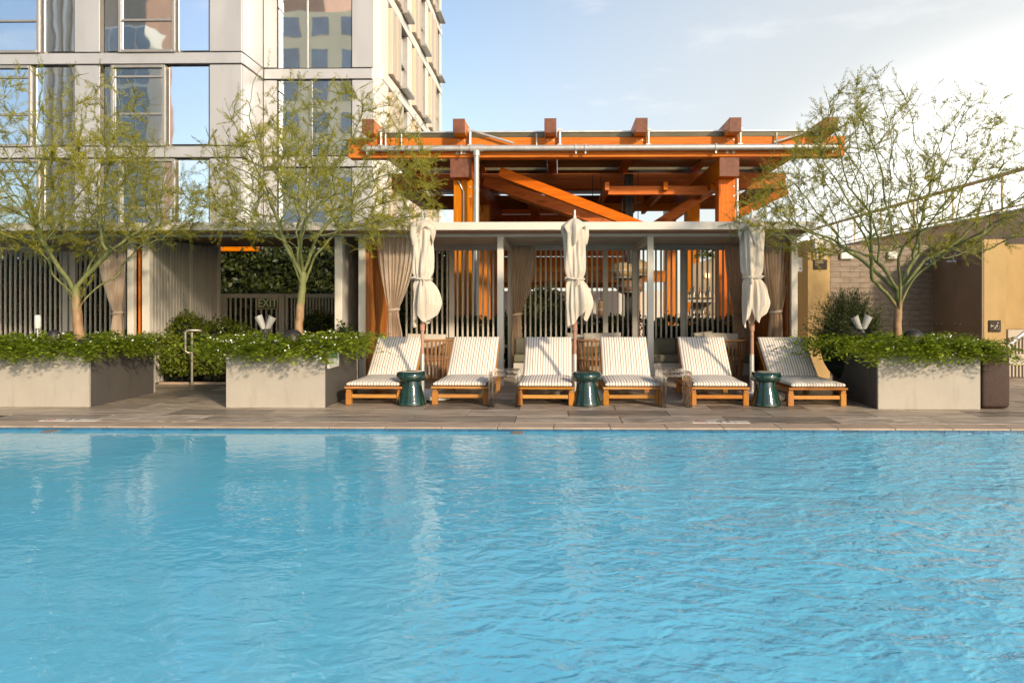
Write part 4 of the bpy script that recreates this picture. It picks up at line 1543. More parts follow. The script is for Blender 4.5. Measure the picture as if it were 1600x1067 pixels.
for i, (xa, xb, lab) in enumerate(((XL + .2, X1 - .1, 'olive upholstered banquette in the bay nearest the EXIT gate'),
                                   (X1 + .1, X2 - .1, 'olive upholstered banquette in the middle bay'),
                                   (X2 + .1, XR - .2, 'olive upholstered banquette in the bay before the bottle shelves'))):
    g = thing('banquette', lab, 'banquette', ((xa + xb) / 2, 14.3, 0), 'olive banquettes along the cabana back')
    n = 3
    w = (xb - xa) / n
    for k in range(n):
        obj('back_panel', bx(xa + k * w + .006, xa + (k + 1) * w - .006, 14.44, 14.60, .34, .655, .03, 3), MT['olive_cloth'], g, True)
        obj('seat_pad', bx(xa + k * w + .006, xa + (k + 1) * w - .006, 13.85, 14.43, .24, .38, .03, 3), MT['olive_cloth'], g, True)
    obj('plinth', bx(xa, xb, 13.9, 14.6, 0.002, .235, .01), MT['paint_dark'], g)

# ================================================================== planters
def cement(name, col, blot):
    m, t, b = new_mat(name)
    v = coords(t, (1, 1, 1), True)
    f = noise(t, v, 2.2, 6, .62, .4)
    c = ramp(t, f, [(.28, [x * .86 for x in col]), (.72, [x * 1.08 for x in col])])
    f2 = noise(t, v, 45, 3, .6)
    c = mixcol(t, f2, c, [x * .9 for x in col])
    st = nd(t, 'ShaderNodeMapRange', interpolation_type='SMOOTHSTEP')
    st.inputs['From Min'].default_value = .50
    st.inputs['From Max'].default_value = .72
    st.inputs['To Max'].default_value = .42
    t.links.new(noise(t, coords(t, (7, 7, .9)), 1.3, 6, .65), st.inputs['Value'])
    c = mixcol(t, st.outputs['Result'], c, [col[0] * .62, col[1] * .60, col[2] * .56])
    t.links.new(c, b.inputs['Base Color'])
    b.inputs['Roughness'].default_value = .72
    b.inputs['Specular IOR Level'].default_value = .3
    bump(t, b, f2, .12, .003)
    return m
MT['planter_front'] = cement('pale_cement_face', (.42, .39, .345), .1)
MT['planter_side'] = cement('dark_side_panel', (.090, .084, .078), .1)  # sides much darker than the front and back panels
PY0, PY1, PZ = 9.60, 11.20, .735
def planter(x0, x1, label):
    g = thing('planter', label, 'planter', ((x0 + x1) / 2, (PY0 + PY1) / 2, 0), 'big square tree planters on the deck')
    obj('front_panel', bx(x0, x1, PY0, PY0 + .04, 0, PZ, .004), MT['planter_front'], g)
    obj('back_panel', bx(x0, x1, PY1 - .04, PY1, 0, PZ, .004), MT['planter_front'], g)
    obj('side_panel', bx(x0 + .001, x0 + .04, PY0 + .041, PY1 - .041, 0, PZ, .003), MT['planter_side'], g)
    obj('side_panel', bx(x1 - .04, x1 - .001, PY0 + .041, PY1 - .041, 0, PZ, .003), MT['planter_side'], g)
    obj('soil', bx(x0 + .041, x1 - .041, PY0 + .041, PY1 - .041, .4, PZ - .05), MT['dark_soil'], g)
    return g
PL = [(wx(-88, PY0), wx(139, PY0)), (wx(353, PY0), wx(507, PY0)), (wx(1372, PY0), wx(1532, PY0))]
planter(*PL[0], 'pale cement planter before the cabana with the ivy screen')
planter(*PL[1], 'pale cement planter with the framed poster on its dark side')
planter(*PL[2], 'pale cement planter in front of the dark shower wall')
# framed poster on the planter flank
ps = thing('poster', 'white framed poster with a teal picture on the planter flank', 'poster', (PL[1][1] + .01, 9.95, .55))
ya, yb_ = 9.60 * (874 - 507) / (874 - 511) - .0, 9.60 * (874 - 507) / (874 - 526.5)
za, zb_ = .485, .715
xs = PL[1][1]
bm = nb()
box(bm, xs + .002, xs + .03, ya, yb_, za, za + .022)
box(bm, xs + .002, xs + .03, ya, yb_, zb_ - .022, zb_)
box(bm, xs + .002, xs + .03, ya, ya + .03, za + .0225, zb_ - .0225)
box(bm, xs + .002, xs + .03, yb_ - .03, yb_, za + .0225, zb_ - .0225)
obj('frame', bm, MT['white_metal'], ps)
obj('sheet', bx(xs + .003, xs + .014, ya + .028, yb_ - .028, za + .02, zb_ - .02), M('poster_pale', (.42, .50, .45), .5, 0, .5, 14, 0), ps)
obj('picture', bx(xs + .014, xs + .0165, ya + .12, yb_ - .05, za + .12, zb_ - .03), M('poster_teal', (.03, .22, .18), .5, 0, .6, 20, 0), ps)

# landscape fittings standing among the planting
def v_light(px, Y, label):
    x, z0 = wx(px, Y), .80
    z1, z2 = wz(515, Y, x), wz(493, Y, x)
    g = thing('landscape_light', label, 'garden light', (x, Y, z0), 'garden lights in the planters')
    for s in (-1, 1):
        bm = nb()
        base = Vector((x + s * .025, Y, z1 + .01))
        tip = Vector((x + s * .095, Y, z2 - .01))
        n = 9
        rows = []
        for j in range(6):
            p = base.lerp(tip, j / 5)
            r = .045 + .012 * j / 5
            rows.append([bm.verts.new((p.x + r * .8 * math.sin(a), p.y - r * math.cos(a), p.z + .025 * (j / 5) * math.sin(a) * -s)) for a in np.linspace(-1.7, 1.7, n)])
        for a, b_ in zip(rows, rows[1:]):
            for k in range(n - 1):
                bm.faces.new((a[k], a[k + 1], b_[k + 1], b_[k]))
        bmesh.ops.solidify(bm, geom=bm.faces[:], thickness=.006)
        obj('shield', bm, MT['white_metal'], g, True)
    bm = nb()
    tube(bm, [(x, Y, .70), (x, Y, z1 + .0)], .014, 8)
    lathe(bm, [(0, -.03), (.05, -.03), (.03, .03), (0, .03)], 12, (x, Y, z1 - .01))
    obj('stake', bm, MT['black'], g)
v_light(415, 10.0, 'white twin-shield garden light among white flowers, below the EXIT sign')
v_light(1346, 10.2, 'white twin-shield garden light in the planter before the shower wall')
g = thing('landscape_light', 'white tube garden light standing in the planter before the ivy screen', 'garden light', (wx(59, 10.1), 10.1, .7), 'garden lights in the planters')
bm = nb()
xx, zz = wx(59, 10.1), wz(513, 10.1, -6.7)
lathe(bm, [(0, 0), (.035, .0), (.04, .02), (.04, .15), (.034, .175), (0, .18)], 16, (xx, 10.1, zz))
obj('head', bm, MT['white_metal'], g, True)
bm = nb()
tube(bm, [(xx, 10.1, .65), (xx, 10.1, zz + .01)], .012, 8)
obj('stake', bm, MT['steel'], g)
def rock_speaker(px, Y, label, r=.13):
    x = wx(px, Y)
    z = wz(526, Y, x)
    g = thing('garden_speaker', label, 'speaker', (x, Y, z - .1), 'round black speakers in the planters')
    bm = nb()
    lathe(bm, [(r * .9, -.14), (r, -.05), (r * .97, .03), (r * .8, .085), (r * .5, .115), (0, .125)], 24, (x, Y, z - .03))
    obj('dome', bm, MT['black'], g, True)
    bm = nb()
    lathe(bm, [(0, -.2), (r * .5, -.2), (r * .6, -.14), (r * .92, -.139)], 20, (x, Y, z - .03))
    obj('base', bm, MT['black'], g, True)
rock_speaker(457, 10.05, 'round black speaker among the white flowers beside the gate-side tree trunk')
rock_speaker(1427, 10.0, 'round black speaker in the planter before the shower wall')
rock_speaker(84, 10.1, 'round grey-black speaker in the planter before the ivy screen', .09)

# ================================================================== handrail down the steps
MT['rail'] = M('brushed_rail', (.34, .32, .28), .38, .7, .15, 8, .05, 40)
hr = thing('handrail', 'brushed steel handrail beside the bush between the two planters', 'handrail', (wx(300, 12.2), 12.2, 0))
xh = wx(300, 12.2)
zt_ = wz(516, 12.2, xh)
bm = nb()
tube(bm, [(xh, 12.2, 0), (xh, 12.2, zt_ - .03)], .021, 10)
obj('post', bm, MT['rail'], hr, True)
bm = nb()
x2 = wx(341, 13.2)
tube(bm, [(x2, 13.2, 0), (x2, 13.2, zt_ - .33)], .021, 10)
obj('post', bm, MT['rail'], hr, True)
bm = nb()
xb_ = xh - .085
tube(bm, [(xb_, 12.16, zt_ - .33), (xb_, 12.16, zt_ - .03), (xb_ + .02, 12.17, zt_ - .008), (xb_ + .06, 12.18, zt_), (xh + .07, 12.22, zt_), (xh + .11, 12.25, zt_ - .01), (x2, 13.2, zt_ - .32), (x2 + .3, 14, zt_ - .62)], .021, 10)
tube(bm, [(xb_, 12.16, zt_ - .33), (xb_ + .03, 12.17, zt_ - .36), (xh, 12.2, zt_ - .36)], .021, 10)
obj('rail', bm, MT['rail'], hr, True)
kerb = structure(obj('bed_kerb', bx(XG0 + .1, XG1 - .1, 12.34, 12.44, -.01, .03, .005), MT['coping']))
structure(obj('planting_bed', bx(XG0 - .2, XG1 + .1, 12.445, 15.0, -.2, -.004), MT['dark_soil']))

# ================================================================== shower corner
YW = 14.1
XSW0, XSW1 = wx(1297, YW), wx(1461, YW)
zw_ = wz(383, YW, 5)
sw = thing('shower_wall', 'dark brown tiled outdoor shower wall with two shower heads', 'wall', (6, 14.1, 0))
MT['slate'] = M('brown_slate_tile', (.20, .15, .105), .5, 0, .28, 6, .3, 25, .006, stretch=(1, 1, 4))
MT['slate_side'] = M('brown_wall_slab', (.19, .135, .09), .5, 0, .18, 2.2, .2, 30)
obj('backing', bx(XSW0 - .02, XSW1 + .3, YW + .012, YW + .2, 0, zw_), MT['dark_soil'], sw)
th, tw_ = .098, .36
tz = zw_
r_ = 0
s0 = None
while tz - th > .55:
    x = XSW0 - (tw_ / 2 if r_ % 2 else 0)
    while x < XSW1:
        a, b_ = max(x, XSW0), min(x + tw_, XSW1)
        if b_ - a > .05:
            if b_ - a > tw_ - .001:
                if s0 is None:
                    s0 = obj('tile', bx(-tw_ / 2 + .002, tw_ / 2 - .002, 0, .012, -th + .002, -.002, .0015), MT['slate'], sw)
                    s0.location = (a + tw_ / 2, YW - .001, tz)
                else:
                    clone(s0, 'tile', sw, (a + tw_ / 2, YW - .001 + rw.uniform(-.003, .001), tz))
            else:
                obj('tile', bx(a + .002, b_ - .002, YW, YW + .0115, tz - th + .002, tz - .002, .0015), MT['slate'], sw)
        x += tw_
    tz -= th
    r_ += 1
XPW = wx(1537, 12.5)
obj('side_wall', bx(XPW - .03, XPW + .0, 12.50, YW - .002, 0, zw_ + .01, .004), MT['slate_side'], sw)
def pier(name, label, x0, x1, y0, y1, z):
    g = thing(name, label, 'pier', ((x0 + x1) / 2, y0, 0))
    obj('wall', bx(x0, x1, y0, y1, 0, z, .006), MT['stucco'], g)
    return g
pier('stucco_pier', 'ochre rendered pier carrying the dark sign beside the cabana', wx(1262, 13.5), wx(1297, 13.5), 13.5, 14.3, wz(375, 13.5, 4.5))
pier('stucco_pier', 'ochre rendered pier carrying the wheelchair sign', XPW + .002, wx(1572, 12.5), 12.498, 14.4, wz(374, 12.5, 7))
MT['chrome'] = M('chrome', (.72, .70, .66), .15, .95, .03, 3, 0)
for px, pyr, Y, lab in ((1459, 402, 13.85, 'shower head on the dark wall nearer the tiled corner'), (1494, 397, 13.2, 'shower head on the dark wall nearer the wheelchair sign')):
    zr = wz(pyr, Y, 6.3)
    xr = wx(px - 4, Y)
    g = thing('outdoor_shower', lab, 'shower', (XPW, Y, zr))
    bm = nb()
    tube(bm, [(XPW + .01, Y, zr), (xr + .03, Y, zr), (xr, Y, zr - .02), (xr, Y, zr - .11)], .012, 8)
    obj('arm', bm, MT['chrome'], g, True)
    bm = nb()
    lathe(bm, [(0, 0), (.03, 0), (.11, -.02), (.12, -.035), (0, -.036)], 24, (xr, Y, zr - .10))
    obj('rose', bm, MT['chrome'], g, True)
    zv = wz(506, Y, 6.3)
    g = thing('shower_valve', lab.replace('shower head', 'shower valve'), 'shower valve', (XPW, Y, zv))
    obj('plate', bx(XPW - .015, XPW - .001, Y - .16, Y + .16, zv - .035, zv + .035, .004), MT['chrome'], g)
    for d in (-.09, .09):
        bm = nb()
        tube(bm, [(XPW - .016, Y + d, zv), (XPW - .06, Y + d, zv)], .022, 10)
        tube(bm, [(XPW - .05, Y + d, zv), (XPW - .055, Y + d - .05, zv + .005)], .008, 6)
        obj('handle', bm, MT['chrome'], g, True)
for px, lab in ((1322, 'square white wall light on the tiled wall beside the ochre pier'), (1393, 'square white wall light behind the tree on the tiled wall')):
    x, z = wx(px, YW), wz(399.5, YW, 5)
    g = thing('wall_light', lab, 'wall light', (x, YW, z), 'square lights on the shower wall')
    w = .115 if px < 1350 else .085
    obj('housing', bx(x - w, x + w, YW - .06, YW - .004, z - .065, z + .065, .008), MT['white_metal'], g)
    obj('lens', bx(x - w + .02, x + w - .02, YW - .066, YW - .061, z - .045, z + .045), M('opal_lens', (.78, .77, .70), .4, 0, .04, 4, 0), g)
# sconce, dark sign, white box
x0_, x1_ = wx(1271.5, 13.4), wx(1296, 13.4)
g = thing('wall_sconce', 'pale box light with two white tubes on the ochre pier', 'wall light', ((x0_ + x1_) / 2, 13.4, 2.3))
obj('housing', bx(x0_, x1_, 13.34, 13.498, wz(388, 13.4, 4.6), wz(373, 13.4, 4.6), .006), MT['paint'], g)
for px in (1277, 1289):
    bm = nb()
    x = wx(px, 13.4)
    tube(bm, [(x, 13.42, wz(404, 13.4, 4.6)), (x, 13.42, wz(388, 13.4, 4.6) + .005)], .014, 8)
    obj('tube', bm, MT['white_metal'], g, True)
x0_, x1_ = wx(1271.5, 13.49), wx(1292, 13.49)
z0_, z1_ = wz(421, 13.49, 4.6), wz(406, 13.49, 4.6)
g = thing('wall_sign', 'dark brown sign with three short lines of small lettering on the ochre pier', 'sign', ((x0_ + x1_) / 2, 13.49, z0_))
MT['sign_brown'] = M('sign_brown', (.035, .022, .015), .8, 0, .12, 4, 0)
MT['sign_text'] = M('sign_text', (.42, .36, .28), .5, 0, .05, 4, 0)
obj('plate', bx(x0_, x1_, 13.478, 13.498, z0_, z1_, .003), MT['sign_brown'], g)
rl = random.Random(4)
for k, n in enumerate((9, 10, 3)):
    bm = nb()
    x = x0_ + .022
    zz = z1_ - .022 - k * .026 - (.010 if k == 2 else 0)
    for j in range(n):
        w = rl.uniform(.008, .013)
        box(bm, x, x + w, 13.4765, 13.4779, zz - .007, zz + .007)
        x += w + .004
    obj('lettering', bm, MT['sign_text'], g)
x_ = wx(1246.5, 12.3)
g = thing('notice_box', 'small white notice box on the cabana post beside the ochre pier', 'notice', (x_, 12.3, 1.9))
obj('case', bx(XR + .052, wx(1252.5, 12.2), 12.16, 12.22, wz(425, 12.2, 4), wz(402.5, 12.2, 4), .006), MT['white_metal'], g)
obj('lock', bx(XR + .09, XR + .105, 12.152, 12.159, wz(421, 12.2, 4), wz(419, 12.2, 4)), MT['black'], g)
# wheelchair sign
ys = 12.49
x0_, x1_ = wx(1545, ys), wx(1563.3, ys)
z0_, z1_ = wz(518.5, ys, 7), wz(500.5, ys, 7)
g = thing('accessible_sign', 'brown square sign with an arrow and a wheelchair symbol', 'sign', ((x0_ + x1_) / 2, ys, z0_))
obj('plate', bx(x0_, x1_, ys - .015, ys + .009, z0_, z1_, .003), MT['sign_brown'], g)
W_ = x1_ - x0_
def sp(u, v):
    return (x0_ + W_ * u, ys - .018, z0_ + (z1_ - z0_) * v)
bm = nb()
for a, b_ in ((sp(.10, .52), sp(.40, .52)), (sp(.10, .52), sp(.20, .62)), (sp(.10, .52), sp(.20, .42))):
    beam(bm, a, b_, .003, .011, (0, 0, 1))
obj('arrow', bm, MT['sign_text'], g)
bm = nb()
tube(bm, [sp(.72 + .0, .78), (sp(.72, .78)[0], ys - .0195, sp(.72, .78)[2])], .011, 10)
for a, b_ in ((sp(.72, .68), sp(.72, .46)), (sp(.72, .46), sp(.56, .46)), (sp(.56, .46), sp(.47, .28)), (sp(.47, .28), sp(.40, .28)), (sp(.72, .58), sp(.58, .58))):
    beam(bm, a, b_, .003, .013, (0, 0, 1))
arc = [sp(.70 + .17 * math.cos(a), .38 + .17 * math.sin(a)) for a in np.linspace(R(60), R(-160), 14)]
for a, b_ in zip(arc, arc[1:]):
    beam(bm, a, b_, .003, .011, (0, 1, 0))
obj('wheelchair_symbol', bm, MT['sign_text'], g)

# long beige wall with a railing running away behind the showers
XW = 10.0
zw2 = wz(326, 16.5, XW)
g = thing('terrace_wall', 'long beige rendered wall with a pipe railing on top', 'wall', (XW, 24, 0))
obj('wall', bx(XW, XW + .3, 12.8, 34, -1, zw2, .01), MT['stucco_pale'], g)
obj('coping', bx(XW - .04, XW + .34, 12.8, 34, zw2 + .001, zw2 + .05, .006), MT['paint'], g)
for k in range(9):
    y = 15.6 + k * 2.2
    bm = nb()
    tube(bm, [(XW + .15, y, zw2 + .04), (XW + .15, y, zw2 + .92)], .03, 8)
    obj('railing_post', bm, MT['stucco_pale'], g)
for dz, r in ((.93, .05), (.15, .022)):
    bm = nb()
    tube(bm, [(XW + .15, 13, zw2 + dz), (XW + .15, 34, zw2 + dz)], r, 8)
    obj('railing', bm, MT['stucco_pale'], g)
obj('fascia_block', bx(wx(1575, 14.2), XW - .002, 14.4, 14.9, wz(515, 14.2, 8) + .001, 2.40), MT['stucco'], g)
# picket screen and stair rail past the pier
g = thing('picket_screen', 'low beige picket screen beside the towel bin', 'fence', (8.6, 13.6, 0))
yp = 13.6
obj('top_rail', bx(wx(1573, yp), 9.9, yp - .04, yp + .04, wz(528, yp, 8), wz(515, yp, 8), .004), MT['gate_paint'], g)
obj('middle_rail', bx(wx(1573, yp), 9.9, yp - .045, yp + .035, wz(570, yp, 8), wz(553, yp, 8), .004), MT['gate_paint'], g)
x = wx(1576, yp)
while x < 9.8:
    obj('picket', bx(x, x + .03, yp - .02, yp + .02, .02, wz(528.5, yp, 8), .003), MT['gate_paint'], g)
    x += .06
bm = nb()
tube(bm, [(wx(1574, 13.1), 13.1, wz(541, 13.1, 8)), (wx(1620, 13.1), 13.1, wz(505, 13.1, 8))], .035, 8)
o = obj('stair_rail', bm, MT['steel'], None, True)
tag(o, 'slanting grey pipe stair rail beside the wheelchair sign pier', 'handrail')
# woven towel bin with a folded towel on top
xb0, xb1 = wx(1534.5, 9.65), wx(1580.5, 9.65)
zb1 = wz(551, 9.65, 5.4)
g = thing('towel_bin', 'dark brown woven towel bin beside the shower-side planter', 'bin', ((xb0 + xb1) / 2, 9.85, 0))
MT['wicker'] = M('dark_wicker', (.045, .022, .014), .55, 0, .5, 40, .9, 110, .008, stretch=(1, 1, 2.2))
obj('body', bx(xb0, xb1, 9.66, 10.04, .006, zb1, .05, 4), MT['wicker'], g, True)
obj('lid', bx(xb0 - .006, xb1 + .006, 9.655, 10.045, zb1 + .001, zb1 + .025, .01, 2), MT['black'], g)
bm = puff(.24, .22, .05, .05, .012, 3)
bmesh.ops.transform(bm, matrix=Matrix.Translation(((xb0 + xb1) / 2 - .03, 9.84, zb1 + .026)), verts=bm.verts)
o = obj('folded_towel', bm, MT['white_metal'], None, True)
tag(o, 'folded white towel lying on the dark woven bin', 'towel')
# ================================================================== vegetation
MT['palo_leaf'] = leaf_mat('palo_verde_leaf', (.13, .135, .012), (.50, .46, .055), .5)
MT['palo_leaf_backlit'] = leaf_mat('palo_verde_leaf_backlit', (.12, .12, .015), (.42, .39, .055), .5)  # same leaf darkened: its backlit look is put into the colour
MT['fern_leaf'] = leaf_mat('ground_cover_leaf', (.045, .095, .006), (.30, .37, .03), .35, .45)
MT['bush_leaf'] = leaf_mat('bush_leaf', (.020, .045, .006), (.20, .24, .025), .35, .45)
MT['hedge_leaf'] = leaf_mat('hedge_leaf', (.012, .026, .006), (.055, .085, .014), .20, .4)
MT['ivy_leaf'] = leaf_mat('ivy_leaf', (.012, .022, .006), (.09, .11, .02), .20, .4)
MT['rosemary_leaf'] = leaf_mat('needle_shrub_leaf', (.025, .040, .012), (.085, .105, .035), .25)
MT['petal'] = M('white_petal', (.80, .79, .74), .6, 0, .03, 5, 0)
def bark_mat():
    m, t, b = new_mat('palo_verde_bark')
    v = coords(t, (6, 6, 1.2))
    f = noise(t, v, 2, 5)
    green = ramp(t, f, [(.3, (.095, .115, .030)), (.7, (.20, .21, .07))])
    tan = ramp(t, noise(t, coords(t, (5, 5, 2.5)), 3, 5), [(.3, (.19, .105, .05)), (.7, (.40, .26, .14))])
    sep = nd(t, 'ShaderNodeSeparateXYZ')
    tcn = nd(t, 'ShaderNodeTexCoord')
    t.links.new(tcn.outputs['Object'], sep.inputs[0])
    zz = nd(t, 'ShaderNodeMath', operation='MULTIPLY_ADD')
    n2 = noise(t, coords(t, (3, 3, 2)), 3, 3)
    zz.inputs[1].default_value = .55
    t.links.new(n2, zz.inputs[0])
    t.links.new(sep.outputs['Z'], zz.inputs[2])
    mr = nd(t, 'ShaderNodeMapRange', interpolation_type='SMOOTHSTEP')
    mr.inputs['From Min'].default_value = 1.50
    mr.inputs['From Max'].default_value = 1.72
    t.links.new(zz.outputs[0], mr.inputs['Value'])
    c = mixcol(t, mr.outputs['Result'], tan, green)
    t.links.new(c, b.inputs['Base Color'])
    b.inputs['Roughness'].default_value = .65
    bump(t, b, f, .3, .006)
    return m
MT['bark'] = bark_mat()
MT['twig'] = M('dark_twig', (.10, .085, .035), .7, 0, .3, 10, 0)

def leaf_mesh(name, C, A, B, tint, fold=None):
    """one rhombic leaf per row: centre C, half length vector A, half width vector B"""
    n = len(C)
    V = np.stack([C - A, C + B, C + A, C - B], axis=1).reshape(-1, 3)
    if fold is not None:
        V = V.reshape(n, 4, 3)
        V[:, 0] -= fold
        V[:, 2] -= fold
        V = V.reshape(-1, 3)
    me = bpy.data.meshes.new(name)
    me.vertices.add(n * 4)
    me.vertices.foreach_set('co', V.astype(np.float32).ravel())
    me.loops.add(n * 4)
    me.loops.foreach_set('vertex_index', np.arange(n * 4, dtype=np.int32))
    me.polygons.add(n)
    me.polygons.foreach_set('loop_start', np.arange(0, n * 4, 4, dtype=np.int32))
    at = me.attributes.new('tint', 'FLOAT', 'POINT')
    at.data.foreach_set('value', np.repeat(tint, 4).astype(np.float32))
    me.update()
    me.validate()
    return me
def unit(v):
    return v / np.maximum(1e-9, np.linalg.norm(v, axis=-1, keepdims=True))

def grow(seed, base, fork, env, n_att, step=.075, kill=.125, reach=.7):
    """space colonisation: returns nodes, parents"""
    rg = np.random.default_rng(seed)
    att = env(rg, n_att)
    nodes = [np.array(base)]
    par = [-1]
    n = int(np.linalg.norm(np.array(fork) - np.array(base)) / step)
    for k in range(1, n + 1):
        q = k / n
        nodes.append(np.array(base) * (1 - q) + np.array(fork) * q + rg.normal(0, .004, 3))
        par.append(len(nodes) - 2)
    nodes = np.array(nodes)
    par = list(par)
    n_trunk = len(nodes)
    # leader limbs leave the fork, rising outward
    lead = []
    nl = 7
    for k in range(nl):
        a = 2 * PI * k / nl + rg.uniform(-.3, .3)
        el = rg.uniform(.75, 1.15)
        d = np.array([math.cos(a) * math.cos(el), .8 * math.sin(a) * math.cos(el), math.sin(el)])
        i = n_trunk - 1 - int(rg.integers(0, 5)) if k else n_trunk - 1
        p = nodes[i].copy()
        for s in range(int(rg.integers(6, 10))):
            d = d + rg.normal(0, .09, 3) + np.array([d[0], d[1], 0]) * .03
            d /= np.linalg.norm(d)
            p = p + d * step
            nodes = np.vstack([nodes, p])
            par.append(i)
            i = len(nodes) - 1
    for it in range(90):
        if len(att) == 0:
            break
        best = np.full(len(att), 1e9)
        who = np.zeros(len(att), int)
        s0 = n_trunk - 1
        for ch in range(s0, len(nodes), 1500):
            d = np.linalg.norm(att[:, None, :] - nodes[None, ch:ch + 1500, :], axis=2)
            k = d.argmin(1)
            dm = d[np.arange(len(att)), k]
            up = dm < best
            best[up] = dm[up]
            who[up] = k[up] + ch
        keep = best > kill
        act = keep & (best < reach)
        if not act.any():
            break
        dirs = {}
        for a_, w in zip(att[act], who[act]):
            v = a_ - nodes[w]
            v /= np.linalg.norm(v)
            dirs.setdefault(w, []).append(v)
        new, np_ = [], []
        for w, vs in dirs.items():
            v = np.mean(vs, axis=0) + rg.normal(0, .17, 3)
            pv = nodes[w] - nodes[par[w]] if par[w] >= 0 else np.zeros(3)
            v = v + pv / step * .45
            v /= max(1e-6, np.linalg.norm(v))
            new.append(nodes[w] + v * step)
            np_.append(w)
        nodes = np.vstack([nodes, np.array(new)])
        par += np_
        att = att[keep]
    return nodes, np.array(par), n_trunk

